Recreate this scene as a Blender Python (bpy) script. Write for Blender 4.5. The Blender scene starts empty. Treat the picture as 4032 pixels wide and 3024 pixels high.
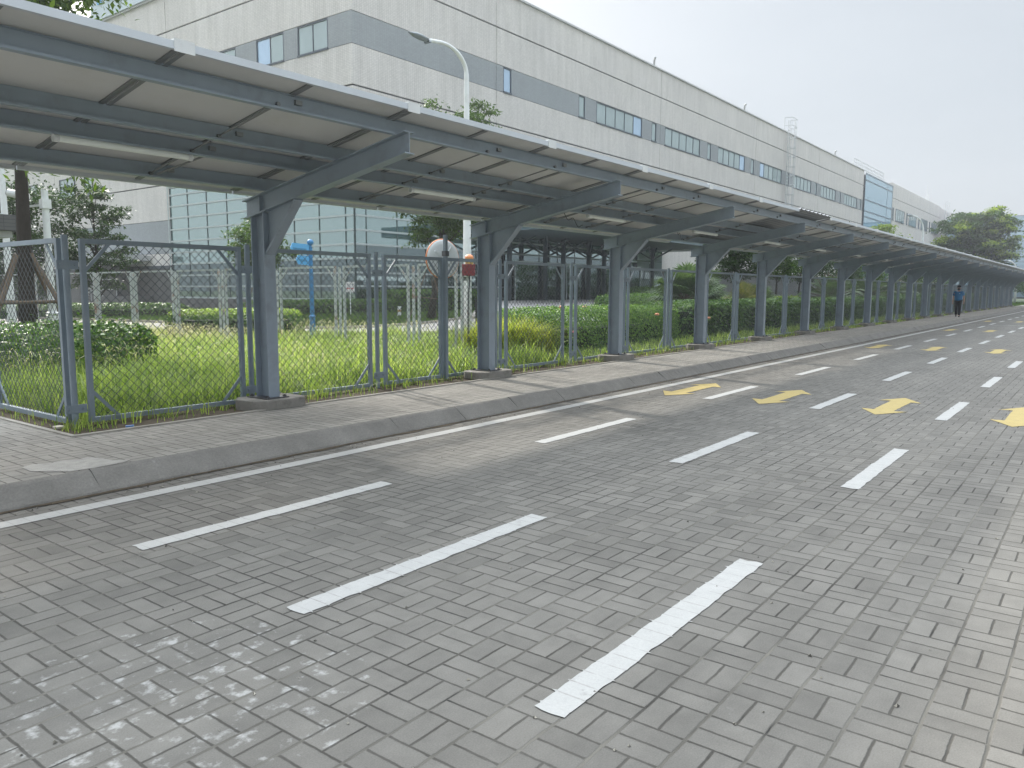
import bpy, math, random
import numpy as np
from mathutils import Vector, Matrix, Euler
random.seed(7); rng = np.random.default_rng(7)
S = bpy.context.scene; C = S.collection
rad = math.radians

# ------------------------------------------------------------ camera, world, sun, exposure
cd = bpy.data.cameras.new('camera'); cam = bpy.data.objects.new('camera', cd); C.objects.link(cam)
vx = Vector((4378 - 2016, -(1153 - 1512), 3070)).normalized()
vy = Vector((-2043 - 2016, -(1134 - 1512), 3070)); vy = (vy - vx * vx.dot(vy)).normalized()
vz = -vx.cross(vy)
if vz.y < 0: vz = -vz
R = Matrix((vx, vy, vz))                       # world = R @ (right, up, forward)
right, up, fwd = R.col[0].copy(), R.col[1].copy(), R.col[2].copy()
M = Matrix((( right.x, up.x, -fwd.x, 0), (right.y, up.y, -fwd.y, 0), (right.z, up.z, -fwd.z, 1.55), (0, 0, 0, 1)))
cam.matrix_world = M
cd.sensor_width = 36; cd.lens = 3070 * 36 / 4032; cd.clip_end = 5000; cd.clip_start = 0.05
S.camera = cam
HAZE = .0008
EL = 32.0; AZ = math.atan2(0.32, 1.0)          # sun direction (sin AZ, cos AZ)
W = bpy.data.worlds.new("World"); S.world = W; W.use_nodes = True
nt = W.node_tree; nt.nodes.clear()
out = nt.nodes.new('ShaderNodeOutputWorld'); bg = nt.nodes.new('ShaderNodeBackground')
sky = nt.nodes.new('ShaderNodeTexSky'); sky.sky_type = 'NISHITA'; sky.sun_disc = False
sky.sun_elevation = rad(EL); sky.sun_rotation = AZ; sky.dust_density = 6.0; sky.air_density = 1.0; sky.ozone_density = 1.5
hs = nt.nodes.new('ShaderNodeHueSaturation'); hs.inputs['Saturation'].default_value = 0.35
mx = nt.nodes.new('ShaderNodeMix'); mx.data_type = 'RGBA'
tc = nt.nodes.new('ShaderNodeTexCoord'); nz = nt.nodes.new('ShaderNodeTexNoise'); mp = nt.nodes.new('ShaderNodeMapping')
mp.inputs['Scale'].default_value = (1, 1, 3.5)
nz.inputs['Scale'].default_value = 1.3; nz.inputs['Detail'].default_value = 5
cr = nt.nodes.new('ShaderNodeValToRGB')
cr.color_ramp.elements[0].position = .3; cr.color_ramp.elements[0].color = (4.25, 4.8, 5.3, 1)
cr.color_ramp.elements[1].position = .72; cr.color_ramp.elements[1].color = (5.35, 5.8, 6.25, 1)
nt.links.new(tc.outputs['Generated'], mp.inputs['Vector']); nt.links.new(mp.outputs['Vector'], nz.inputs['Vector'])
nt.links.new(nz.outputs['Fac'], cr.inputs['Fac'])
nt.links.new(sky.outputs['Color'], hs.inputs['Color'])
nt.links.new(hs.outputs['Color'], mx.inputs[6]); nt.links.new(cr.outputs['Color'], mx.inputs[7]); mx.inputs[0].default_value = 0.62
sx_ = nt.nodes.new('ShaderNodeSeparateXYZ'); nt.links.new(tc.outputs['Generated'], sx_.inputs[0])   # overcast skies brighten towards the zenith; boosted above the frame to raise ambient light
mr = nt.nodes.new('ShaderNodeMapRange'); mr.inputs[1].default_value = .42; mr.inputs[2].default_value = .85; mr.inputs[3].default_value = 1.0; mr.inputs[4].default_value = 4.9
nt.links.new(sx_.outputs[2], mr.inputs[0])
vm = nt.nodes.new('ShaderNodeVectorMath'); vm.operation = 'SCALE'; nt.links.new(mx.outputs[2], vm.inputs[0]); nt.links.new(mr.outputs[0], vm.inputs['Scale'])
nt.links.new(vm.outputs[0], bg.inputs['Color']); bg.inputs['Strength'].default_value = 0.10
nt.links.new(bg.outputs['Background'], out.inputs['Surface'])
sl = bpy.data.lights.new('sun', 'SUN'); sl.energy = 3.2; sl.angle = rad(2.6); sl.color = (1, .95, .87)
so = bpy.data.objects.new('sun', sl); C.objects.link(so)
sd = Vector((math.sin(AZ) * math.cos(rad(EL)), math.cos(AZ) * math.cos(rad(EL)), math.sin(rad(EL))))
so.rotation_euler = sd.to_track_quat('Z', 'Y').to_euler(); so.location = (0, 0, 50)
S.view_settings.view_transform = 'Standard'; S.view_settings.look = 'None'; S.view_settings.gamma = 1
S.view_settings.exposure = 0.62
S.render.engine = 'CYCLES'; S.cycles.max_bounces = 8; S.cycles.transparent_max_bounces = 12

# ------------------------------------------------------------ materials
class NB:
    def __init__(s, name):
        s.m = bpy.data.materials.new(name); s.m.use_nodes = True; s.t = s.m.node_tree; s.t.nodes.clear()
        s.out = s.t.nodes.new('ShaderNodeOutputMaterial')
    def n(s, typ, **k):
        x = s.t.nodes.new('ShaderNode' + typ)
        for a, b in k.items(): setattr(x, a, b)
        return x
    def l(s, a, b): s.t.links.new(a, b)
    def math(s, op, a, b=None, c=None):
        x = s.n('Math', operation=op)
        for i, v in enumerate((a, b, c)):
            if v is None: continue
            if isinstance(v, (int, float)): x.inputs[i].default_value = v
            else: s.l(v, x.inputs[i])
        return x.outputs[0]
    def mix(s, f, a, b, mode='MIX'):
        x = s.n('Mix', data_type='RGBA', blend_type=mode)
        for i, v in ((0, f), (6, a), (7, b)):
            if isinstance(v, (int, float)): x.inputs[i].default_value = v
            elif isinstance(v, tuple): x.inputs[i].default_value = v if len(v) == 4 else v + (1,)
            else: s.l(v, x.inputs[i])
        return x.outputs[2]
    def noise(s, vec, scale, detail=4, rough=.55, out=0):
        x = s.n('TexNoise'); x.inputs['Scale'].default_value = scale; x.inputs['Detail'].default_value = detail
        x.inputs['Roughness'].default_value = rough
        if vec is not None: s.l(vec, x.inputs['Vector'])
        return x.outputs[out]
    def ramp(s, f, a, b, ca=(0, 0, 0, 1), cb=(1, 1, 1, 1)):
        x = s.n('ValToRGB'); e = x.color_ramp.elements
        e[0].position = a; e[0].color = ca; e[1].position = b; e[1].color = cb; s.l(f, x.inputs['Fac']); return x.outputs['Color']
    def pr(s, col, rough=.7, metal=0, spec=.5, normal=None, coat=0):
        p = s.n('BsdfPrincipled')
        for k, v in (('Base Color', col), ('Roughness', rough), ('Metallic', metal), ('Specular IOR Level', spec)):
            if isinstance(v, tuple): p.inputs[k].default_value = v if len(v) == 4 else v + (1,)
            elif isinstance(v, (int, float)): p.inputs[k].default_value = v
            else: s.l(v, p.inputs[k])
        if normal is not None: s.l(normal, p.inputs['Normal'])
        return p.outputs[0]
    def bump(s, h, st=.4, d=.01):
        b = s.n('Bump'); b.inputs['Strength'].default_value = st; b.inputs['Distance'].default_value = d; s.l(h, b.inputs['Height']); return b.outputs[0]
    def done(s, sh): s.l(sh, s.out.inputs['Surface']); return s.m
    def obj(s): return s.n('TexCoord').outputs['Object']
    def geo(s): return s.n('NewGeometry')

def simple(name, col, rough=.7, metal=0, var=.12, scale=6, bump=.0, dirt=None, dscale=2.5, spec=.5):
    b = NB(name); o = b.geo().outputs['Position']; f = b.noise(o, scale, 5)
    c2 = tuple(max(0, x * (1 - var)) for x in col); c1 = tuple(min(1, x * (1 + var)) for x in col)
    c = b.mix(f, c2, c1)
    if dirt:
        d = b.ramp(b.noise(o, dscale, 6, .65), .52, .72); c = b.mix(b.math('MULTIPLY', d, dirt[1]), c, dirt[0])
    nrm = b.bump(b.noise(o, scale * 8, 4), bump, .01) if bump else None
    return b.done(b.pr(c, rough, metal, spec, nrm))

def paver(name, c0, c1, joint, sand, cell=.21, cellx=.2042, px=3.21, py=.434, stain=None, jw=.0026, dark=.5):
    b = NB(name); pos = b.geo().outputs['Position']
    wob = b.n('VectorMath', operation='MULTIPLY_ADD'); b.l(b.noise(pos, 9, 3, .5, 1), wob.inputs[0]); wob.inputs[1].default_value = (.009, .009, 0); b.l(pos, wob.inputs[2])
    sp = b.n('SeparateXYZ'); b.l(wob.outputs[0], sp.inputs[0])
    u = b.math('DIVIDE', b.math('SUBTRACT', sp.outputs[0], px + .0045), cellx); v = b.math('DIVIDE', b.math('SUBTRACT', sp.outputs[1], py + .0045), cell)
    cu, cv = b.math('FLOOR', u), b.math('FLOOR', v); fu, fv = b.math('FRACT', u), b.math('FRACT', v)
    par = b.math('FLOORED_MODULO', b.math('ADD', cu, cv), 2)
    np_ = b.math('SUBTRACT', 1, par)
    a = b.math('ADD', b.math('MULTIPLY', fu, par), b.math('MULTIPLY', fv, np_))     # along the brick
    t = b.math('ADD', b.math('MULTIPLY', fv, par), b.math('MULTIPLY', fu, np_))     # across the brick
    t2 = b.math('MULTIPLY', t, 2); idx = b.math('FLOOR', t2); ft = b.math('FRACT', t2)
    da = b.math('MULTIPLY', b.math('MINIMUM', a, b.math('SUBTRACT', 1, a)), cell)
    dt = b.math('MULTIPLY', b.math('MINIMUM', ft, b.math('SUBTRACT', 1, ft)), cell / 2)
    d = b.math('MINIMUM', da, dt)
    dx = b.math('MULTIPLY', b.math('MINIMUM', fv, b.math('SUBTRACT', 1, fv)), cell)  # joints running along the road
    cx = b.n('CombineXYZ'); b.l(cu, cx.inputs[0]); b.l(cv, cx.inputs[1]); b.l(idx, cx.inputs[2])
    wn = b.n('TexWhiteNoise', noise_dimensions='3D'); b.l(cx.outputs[0], wn.inputs['Vector'])
    jn = b.noise(pos, 30, 3, .7); jw_ = b.math('MULTIPLY_ADD', jn, .006, jw - .003)
    jw2 = b.math('ADD', jw_, b.math('MULTIPLY', b.math('LESS_THAN', dx, .02), .0008))
    jm = b.n('MapRange', clamp=True); b.l(d, jm.inputs[0]); b.l(jw2, jm.inputs[1]); b.l(b.math('ADD', jw2, .0045), jm.inputs[2]); jm.inputs[3].default_value = 1; jm.inputs[4].default_value = 0
    rb = wn.outputs['Value']
    big = b.noise(pos, .35, 4, .6); med = b.noise(pos, 5, 5, .65); fine = b.noise(pos, 160, 3, .7)
    c = b.mix(rb, c0, c1)
    odd = b.math('GREATER_THAN', rb, .955); c = b.mix(b.math('MULTIPLY', odd, dark), c, tuple(x * .55 for x in c0))
    c = b.mix(b.ramp(big, .35, .7), c, b.mix(.5, c, tuple(x * 1.25 for x in c1)))
    c = b.mix(.5, c, b.ramp(med, .25, .8, (.62, .62, .62, 1), (1.22, 1.22, 1.22, 1)), 'MULTIPLY')
    c = b.mix(.6, c, b.ramp(fine, .3, .75, (.72, .72, .72, 1), (1.2, 1.2, 1.2, 1)), 'MULTIPLY')
    if stain:
        sub = b.n('VectorMath', operation='DISTANCE'); b.l(pos, sub.inputs[0]); sub.inputs[1].default_value = stain[0]
        fall = b.n('MapRange', clamp=True); b.l(sub.outputs['Value'], fall.inputs[0]); fall.inputs[1].default_value = stain[1] * .3; fall.inputs[2].default_value = stain[1]; fall.inputs[3].default_value = 1; fall.inputs[4].default_value = 0
        sm = b.ramp(b.math('MULTIPLY', b.math('ADD', b.noise(pos, 12, 7, .60), b.math('MULTIPLY', fall.outputs[0], .06)), b.math('MINIMUM', b.math('MULTIPLY', fall.outputs[0], 3), 1)), .60, .72)
        c = b.mix(b.math('MULTIPLY', sm, .5), c, (.55, .55, .53))
    sm2 = b.ramp(b.noise(pos, 3.1, 7, .62), .70, .82); c = b.mix(b.math('MULTIPLY', sm2, .35), c, (.46, .46, .44))
    mt = b.n('Mapping'); mt.inputs['Scale'].default_value = (.12, 1.3, 1); b.l(pos, mt.inputs['Vector'])   # faint wheel tracks along the road
    c = b.mix(.6, c, b.ramp(b.noise(mt.outputs[0], 1.4, 4, .6), .35, .68, (.80, .80, .80, 1), (1.12, 1.11, 1.09, 1)), 'MULTIPLY')
    sp2 = b.ramp(b.noise(pos, 1.9, 6, .6), .26, .36); c = b.mix(b.math('MULTIPLY', b.math('SUBTRACT', 1, sp2), .45), c, (.07, .067, .06))
    longj = b.math('LESS_THAN', dx, .008)
    js = b.math('MULTIPLY', b.ramp(b.noise(pos, 1.1, 3), .36, .62), b.math('MULTIPLY_ADD', longj, .40, .15))
    jc = b.mix(js, joint, sand)
    c = b.mix(b.math('MULTIPLY', jm.outputs[0], b.math('MULTIPLY_ADD', b.noise(pos, 3.7, 4, .6), .9, .42)), c, jc)
    dk = b.math('MULTIPLY', b.ramp(b.noise(pos, 2.7, 3), .6, .7), b.math('LESS_THAN', d, .0035)); c = b.mix(b.math('MULTIPLY', dk, .8), c, (.02, .02, .02))
    h = b.math('ADD', b.math('MULTIPLY', b.math('SUBTRACT', 1, jm.outputs[0]), .004), b.math('ADD', b.math('MULTIPLY', fine, .0012), b.math('MULTIPLY', rb, .0025)))
    bm = b.n('Bump'); bm.inputs['Strength'].default_value = .8; bm.inputs['Distance'].default_value = 1.0; b.l(h, bm.inputs['Height'])
    return b.done(b.pr(c, .88, 0, .25, bm.outputs[0]))

def leaf(name, col, col2, trans=.45, rough=.5, spots=None):
    b = NB(name); g = b.geo()
    r = b.ramp(g.outputs['Random Per Island'], 0, 1, col + (1,), col2 + (1,))
    c = b.mix(.5, r, b.ramp(b.noise(g.outputs['Position'], .9, 3), .3, .75, (.65, .7, .65, 1), (1.25, 1.2, 1.1, 1)), 'MULTIPLY')
    if spots: c = b.mix(b.math('GREATER_THAN', g.outputs['Random Per Island'], spots[1]), c, spots[0])
    p = b.pr(c, rough, 0, .35)
    tr = b.n('BsdfTranslucent'); b.l(b.mix(1, c, (1.3, 1.35, .7, 1), 'MULTIPLY'), tr.inputs['Color'])
    m = b.n('MixShader'); m.inputs[0].default_value = trans; b.l(p, m.inputs[1]); b.l(tr.outputs[0], m.inputs[2])
    return b.done(m.outputs[0])

def tiled(name, col, ts=(.2, .1), grout=.8, streak=.12, amp=.5):
    """small wall tiles with vertical weather streaks"""
    b = NB(name); pos = b.geo().outputs['Position']; sp = b.n('SeparateXYZ'); b.l(pos, sp.inputs[0])
    h = b.math('ADD', sp.outputs[0], sp.outputs[1])
    cv = b.n('CombineXYZ'); b.l(h, cv.inputs[0]); b.l(sp.outputs[2], cv.inputs[1])
    br = b.n('TexBrick'); b.l(cv.outputs[0], br.inputs['Vector']); br.offset = 0
    br.inputs['Scale'].default_value = 1; br.inputs['Brick Width'].default_value = ts[0]; br.inputs['Row Height'].default_value = ts[1]
    br.inputs['Mortar Size'].default_value = .008; br.inputs['Bias'].default_value = 0
    br.inputs['Color1'].default_value = tuple(x * 1.04 for x in col) + (1,); br.inputs['Color2'].default_value = tuple(x * .94 for x in col) + (1,)
    br.inputs['Mortar'].default_value = tuple(x * grout for x in col) + (1,)
    mp_ = b.n('Mapping'); mp_.inputs['Scale'].default_value = (1, 1, .12); b.l(pos, mp_.inputs['Vector'])
    st = b.noise(mp_.outputs[0], 1.6, 6, .65)
    c = b.mix(amp, br.outputs['Color'], b.ramp(st, .3, .75, (1 - streak * 2, 1 - streak * 2, 1 - streak * 2.2, 1), (1.08, 1.08, 1.06, 1)), 'MULTIPLY')
    c = b.mix(.5, c, b.ramp(b.noise(pos, .22, 4), .3, .7, (.9, .9, .9, 1), (1.08, 1.07, 1.05, 1)), 'MULTIPLY')
    return b.done(b.pr(c, .6, 0, .4))

def glassm(name, tint, dif, gl=.55, rough=.03):
    b = NB(name); pos = b.geo().outputs['Position']
    d = b.n('BsdfDiffuse'); b.l(b.mix(b.noise(pos, .5, 4), tuple(x * .8 for x in dif), tuple(x * 1.2 for x in dif)), d.inputs['Color'])
    g = b.n('BsdfGlossy'); g.inputs['Color'].default_value = tint + (1,); g.inputs['Roughness'].default_value = rough
    bm = b.n('Bump'); bm.inputs['Strength'].default_value = .05; bm.inputs['Distance'].default_value = .05; b.l(b.noise(pos, .6, 2), bm.inputs['Height']); b.l(bm.outputs[0], g.inputs['Normal'])
    m = b.n('MixShader'); lw = b.n('LayerWeight'); lw.inputs['Blend'].default_value = .35
    b.l(b.math('MULTIPLY_ADD', lw.outputs['Fresnel'], .6, gl), m.inputs[0]); b.l(d.outputs[0], m.inputs[1]); b.l(g.outputs[0], m.inputs[2])
    return b.done(m.outputs[0])

def rusty(name, col):
    b = NB(name); pos = b.geo().outputs['Position']
    r = b.ramp(b.noise(pos, 2.6, 7, .7), .55, .66); c = b.mix(b.math('MULTIPLY', r, .85), b.mix(b.noise(pos, 9, 4), tuple(x * .85 for x in col), col), (.24, .10, .04))
    return b.done(b.pr(c, .65, 0, .4))

def curbmat():
    b = NB('kerb_concrete'); pos = b.geo().outputs['Position']
    c = b.mix(b.noise(pos, 2.2, 6, .65), (.125, .118, .107), (.29, .275, .25))
    c = b.mix(.6, c, b.ramp(b.noise(pos, 60, 4, .7), .3, .75, (.7, .7, .7, 1), (1.25, 1.25, 1.25, 1)), 'MULTIPLY')
    pt = b.ramp(b.noise(pos, 4.3, 8, .7), .62, .72); c = b.mix(b.math('MULTIPLY', pt, .5), c, (.36, .35, .33))
    h = b.math('ADD', b.noise(pos, 14, 6, .65), b.math('MULTIPLY', b.noise(pos, 90, 3), .3))
    return b.done(b.pr(c, .92, 0, .2, b.bump(h, .7, .012)))

def paint(name, col, wear=.35):
    b = NB(name); pos = b.geo().outputs['Position']
    c = b.mix(b.noise(pos, 7, 6, .65), tuple(x * .80 for x in col), tuple(min(1, x * 1.08) for x in col))
    sx = b.n('SeparateXYZ'); b.l(pos, sx.inputs[0]); fx = b.math('FRACT', b.math('DIVIDE', b.math('SUBTRACT', sx.outputs[0], 3.006), .2042 / 2))
    jj = b.math('LESS_THAN', b.math('MINIMUM', fx, b.math('SUBTRACT', 1, fx)), .045); c = b.mix(b.math('MULTIPLY', jj, b.math('MULTIPLY_ADD', b.noise(pos, 6, 4, .7), 2.4, -.95)), c, (.20, .19, .17))
    w = b.ramp(b.noise(pos, 6, 9, .75), .60, .70); c = b.mix(b.math('MULTIPLY', w, wear), c, (.22, .215, .20))
    c = b.mix(.5, c, b.ramp(b.noise(pos, 120, 3), .3, .7, (.85, .85, .85, 1), (1.08, 1.08, 1.08, 1)), 'MULTIPLY')
    return b.done(b.pr(c, .8, 0, .3, b.bump(b.noise(pos, 40, 4), .4, .004)))

def barkm(name, col):
    b = NB(name); pos = b.geo().outputs['Position']; mp_ = b.n('Mapping'); mp_.inputs['Scale'].default_value = (1, 1, .3); b.l(pos, mp_.inputs['Vector'])
    n = b.noise(mp_.outputs[0], 22, 6, .7); c = b.mix(n, tuple(x * .5 for x in col), tuple(x * 1.5 for x in col))
    return b.done(b.pr(c, .9, 0, .2, b.bump(n, .8, .02)))

MT = dict(
    road=paver('road_pavers', (.137, .130, .117), (.186, .177, .159), (.040, .037, .032), (.25, .235, .20), stain=((1.45, 2.72, 0), .95)),
    walk=paver('sidewalk_pavers', (.245, .234, .212), (.325, .31, .28), (.07, .066, .058), (.22, .205, .175), px=3.3, py=6.27, jw=.0030, dark=.15),
    kerb=curbmat(), edging=simple('edging_concrete', (.34, .32, .28), .9, bump=.4, dirt=((.15, .13, .1), .5)),
    footing=simple('footing_concrete', (.26, .245, .22), .95, scale=5, var=.35, bump=.9, dirt=((.10, .095, .08), .7), dscale=7),
    soil=simple('soil', (.085, .065, .042), 1, scale=9, var=.5, bump=1.0),
    ground=simple('ground_turf', (.035, .058, .016), 1, scale=.7, var=.35, bump=.4),
    lawn=simple('lawn_turf', (.055, .10, .022), 1, scale=1.2, var=.3, bump=.6),
    far=simple('terrain', (.11, .13, .07), 1, scale=.05, var=.3),
    white=paint('white_paint', (.42, .415, .395), .75), yellow=paint('yellow_paint', (.44, .345, .14), .6),
    steel=simple('grey_painted_steel', (.28, .33, .385), .42, scale=3, var=.10, dirt=((.14, .14, .14), .3), dscale=4.5),
    fence=simple('fence_paint', (.215, .262, .305), .45, scale=5, var=.18, dirt=((.28, .31, .33), .3), dscale=5),
    wire=simple('wire', (.075, .085, .088), .55, .0), wire2=simple('pale_wire', (.16, .155, .14), .6, .2),
    oldfence=rusty('rusted_white_paint', (.43, .46, .45)),
    panel=simple('roof_panel_underside', (.62, .62, .60), .7, scale=.8, var=.06, dirt=((.52, .51, .45), .5), dscale=1.6),
    trim=simple('roof_trim', (.56, .59, .62), .45, .2, scale=4, var=.1), clip=simple('white_clip', (.66, .67, .66), .6, dirt=((.4, .4, .4), .4), dscale=9),
    rail=simple('roof_rail', (.23, .24, .24), .5, .3), sheet=simple('corrugated_sheet', (.25, .26, .27), .5, .3),
    bolt=simple('bolt_steel', (.12, .12, .125), .4, .7), tube=simple('tube_cover', (.82, .85, .80), .4, scale=3), cable=simple('black_cable', (.03, .03, .03), .6),
    wall=tiled('pale_wall_tiles', (.70, .668, .648), streak=.17, grout=.66), band=tiled('grey_wall_tiles', (.31, .335, .355), amp=.3),
    darkwall=tiled('dark_wall_tiles', (.135, .135, .138), (.3, .1), .6), back=simple('wall_joint', (.10, .11, .12), .8),
    cap=simple('parapet_cap', (.45, .46, .46), .5), bluewhite=simple('pale_blue_cladding', (.50, .58, .62), .4, var=.05, scale=.3),
    wframe=simple('window_frame', (.055, .075, .095), .4), pane=glassm('window_pane', (.75, .85, .84), (.26, .33, .33), .32),
    panedark=glassm('open_pane', (.65, .8, .95), (.35, .5, .65), .5),
    curtain=glassm('curtain_glass', (.60, .74, .73), (.085, .16, .155), .62), curtaindark=glassm('lower_glass', (.42, .52, .53), (.03, .05, .05), .45),  # lower glass: dim interior and dark reflections put into a darker copy
    blueglass=glassm('blue_glass', (.62, .78, .86), (.26, .38, .46), .5), mull=simple('mullion', (.46, .51, .51), .4, .3), baymull=simple('bay_mullion', (.16, .22, .27), .4), darkmull=simple('dark_mullion', (.06, .09, .09), .4),
    canopy=simple('canopy_soffit', (.10, .14, .155), .5, scale=.6), soffit=simple('white_soffit', (.5, .52, .53), .5), ccol=simple('canopy_column', (.075, .10, .115), .4),
    path=simple('path_concrete', (.36, .34, .31), .9, scale=1.5, var=.12, bump=.2), ramp=simple('ramp_paving', (.40, .385, .375), .85, scale=2, var=.1, bump=.2),
    pole=simple('white_pole_paint', (.72, .74, .74), .4, scale=3, var=.06, dirt=((.40, .36, .30), .3)), blue=simple('blue_post_paint', (.045, .20, .42), .4, scale=6, var=.1),
    signblue=simple('blue_sign_face', (.10, .36, .66), .4, var=.06), ink=simple('dark_lettering', (.03, .05, .09), .6),
    red=simple('dark_red_plastic', (.17, .03, .035), .5), orange=simple('orange_plastic', (.75, .28, .12), .4), amber=simple('amber_plastic', (.45, .30, .10), .4),
    mirrorback=simple('mirror_back', (.74, .77, .78), .5, var=.06, scale=4), black=simple('black_panel', (.012, .014, .018), .4),
    notice=simple('notice_board', (.75, .73, .72), .6, var=.03), redink=simple('red_lettering', (.5, .04, .04), .6),
    bark=barkm('bark', (.045, .038, .032)), bark2=barkm('pale_bark', (.16, .125, .095)), stake=barkm('stake_wood', (.15, .115, .085)),
    grass=leaf('grass_blades', (.12, .205, .045), (.41, .49, .17), .5), grassd=leaf('lawn_blades', (.05, .11, .018), (.10, .17, .03), .4),
    seed=leaf('seed_heads', (.42, .38, .25), (.62, .57, .42), .4, .8), straw=leaf('straw', (.25, .2, .1), (.35, .26, .14), .3),
    bush=leaf('bush_leaves', (.025, .075, .014), (.13, .24, .045), .35, .4, spots=((.38, .45, .28), .985)),  # the rare pale leaves paint in sun highlights on glossy foliage
    hedge=leaf('hedge_leaves', (.03, .09, .016), (.12, .215, .035), .3, .45), hedge_top=leaf('lime_leaves', (.16, .27, .03), (.32, .42, .07), .45, .45),
    rose=leaf('rose_leaves', (.04, .11, .02), (.19, .32, .06), .4, .45, spots=((.36, .42, .24), .98)),
    t_big=leaf('big_tree_leaves', (.03, .07, .012), (.12, .19, .03), .5), t_dark=leaf('dark_tree_leaves', (.010, .032, .008), (.05, .10, .02), .3, .5),
    t_mid=leaf('mid_tree_leaves', (.035, .08, .018), (.10, .17, .03), .4), t_far=leaf('umbrella_tree_leaves', (.018, .05, .012), (.06, .12, .022), .35),
    t_tuft=leaf('yellow_green_tufts', (.14, .21, .035), (.26, .33, .05), .45),
    palm=leaf('palm_fronds', (.07, .125, .05), (.17, .24, .12), .3, .45), palmy=leaf('yellowing_fronds', (.13, .15, .03), (.24, .22, .06), .35, .5),
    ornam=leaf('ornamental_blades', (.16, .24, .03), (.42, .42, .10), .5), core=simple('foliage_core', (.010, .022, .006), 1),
    flower=simple('orange_petals', (.85, .36, .20), .6), pink=simple('pink_petals', (.65, .15, .22), .6),
    skin=simple('skin', (.42, .24, .17), .6, var=.05), shirt=simple('teal_shirt', (.012, .13, .29), .8, var=.2, scale=12), trouser=simple('black_cloth', (.008, .009, .012), .8),
    cap_b=simple('black_cap', (.006, .006, .010), .7), shoe=simple('dark_shoe', (.02, .02, .022), .6), lamp=simple('lamp_head', (.22, .25, .27), .4, .4),
    galv=simple('galvanised_rail', (.55, .57, .58), .4, .3), patch=simple('mortar_patch', (.38, .365, .335), .95, scale=14, var=.35, bump=.8),
    gritm=leaf('grit_crumbs', (.03, .028, .025), (.40, .37, .32), 0, .9), litter=simple('litter_blue', (.05, .16, .40), .5), card=simple('litter_pale', (.55, .50, .42), .8))

# ------------------------------------------------------------ helpers
def link(o, parent=None):
    C.objects.link(o)
    if parent is not None: o.parent = parent
    return o
def tag(o, label=None, cat=None, group=None, kind=None):
    if label: o['label'] = label
    if cat: o['category'] = cat
    if group: o['group'] = group
    if kind: o['kind'] = kind
    return o
def empty(name, loc=(0, 0, 0), rz=0, label=None, cat=None, group=None):
    o = bpy.data.objects.new(name, None); o.empty_display_size = .2; link(o); o.location = loc; o.rotation_euler = (0, 0, rz)
    return tag(o, label, cat, group)
def copy_tree(o, parent=None):
    c = o.copy(); C.objects.link(c); c.parent = parent
    for k in [x for x in o.children]: copy_tree(k, c)
    return c
def build(name, V, F, mat, parent=None, smooth=False):
    me = bpy.data.meshes.new(name); me.from_pydata([tuple(v) for v in V], [], F)
    me.validate(); me.update()
    if smooth: me.shade_smooth()
    me.materials.append(MT[mat] if isinstance(mat, str) else mat)
    return link(bpy.data.objects.new(name, me), parent)
def qmesh(name, V, mat, parent=None, n=4):
    """V: (faces*n,3) array of unshared face corners, or islands built by caller"""
    nv = len(V); nf = nv // n
    me = bpy.data.meshes.new(name); me.vertices.add(nv); me.vertices.foreach_set('co', np.ascontiguousarray(V, dtype=np.float32).ravel())
    me.loops.add(nv); me.loops.foreach_set('vertex_index', np.arange(nv, dtype=np.int32))
    me.polygons.add(nf); me.polygons.foreach_set('loop_start', np.arange(0, nv, n, dtype=np.int32))
    me.update(calc_edges=True); me.materials.append(MT[mat])
    return link(bpy.data.objects.new(name, me), parent)
def imesh(name, V, F, mat, parent=None):
    F = np.ascontiguousarray(F, dtype=np.int32); nf, n = F.shape
    me = bpy.data.meshes.new(name); me.vertices.add(len(V)); me.vertices.foreach_set('co', np.ascontiguousarray(V, dtype=np.float32).ravel())
    me.loops.add(nf * n); me.loops.foreach_set('vertex_index', F.ravel())
    me.polygons.add(nf); me.polygons.foreach_set('loop_start', np.arange(0, nf * n, n, dtype=np.int32))
    me.update(calc_edges=True); me.materials.append(MT[mat])
    return link(bpy.data.objects.new(name, me), parent)
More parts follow.
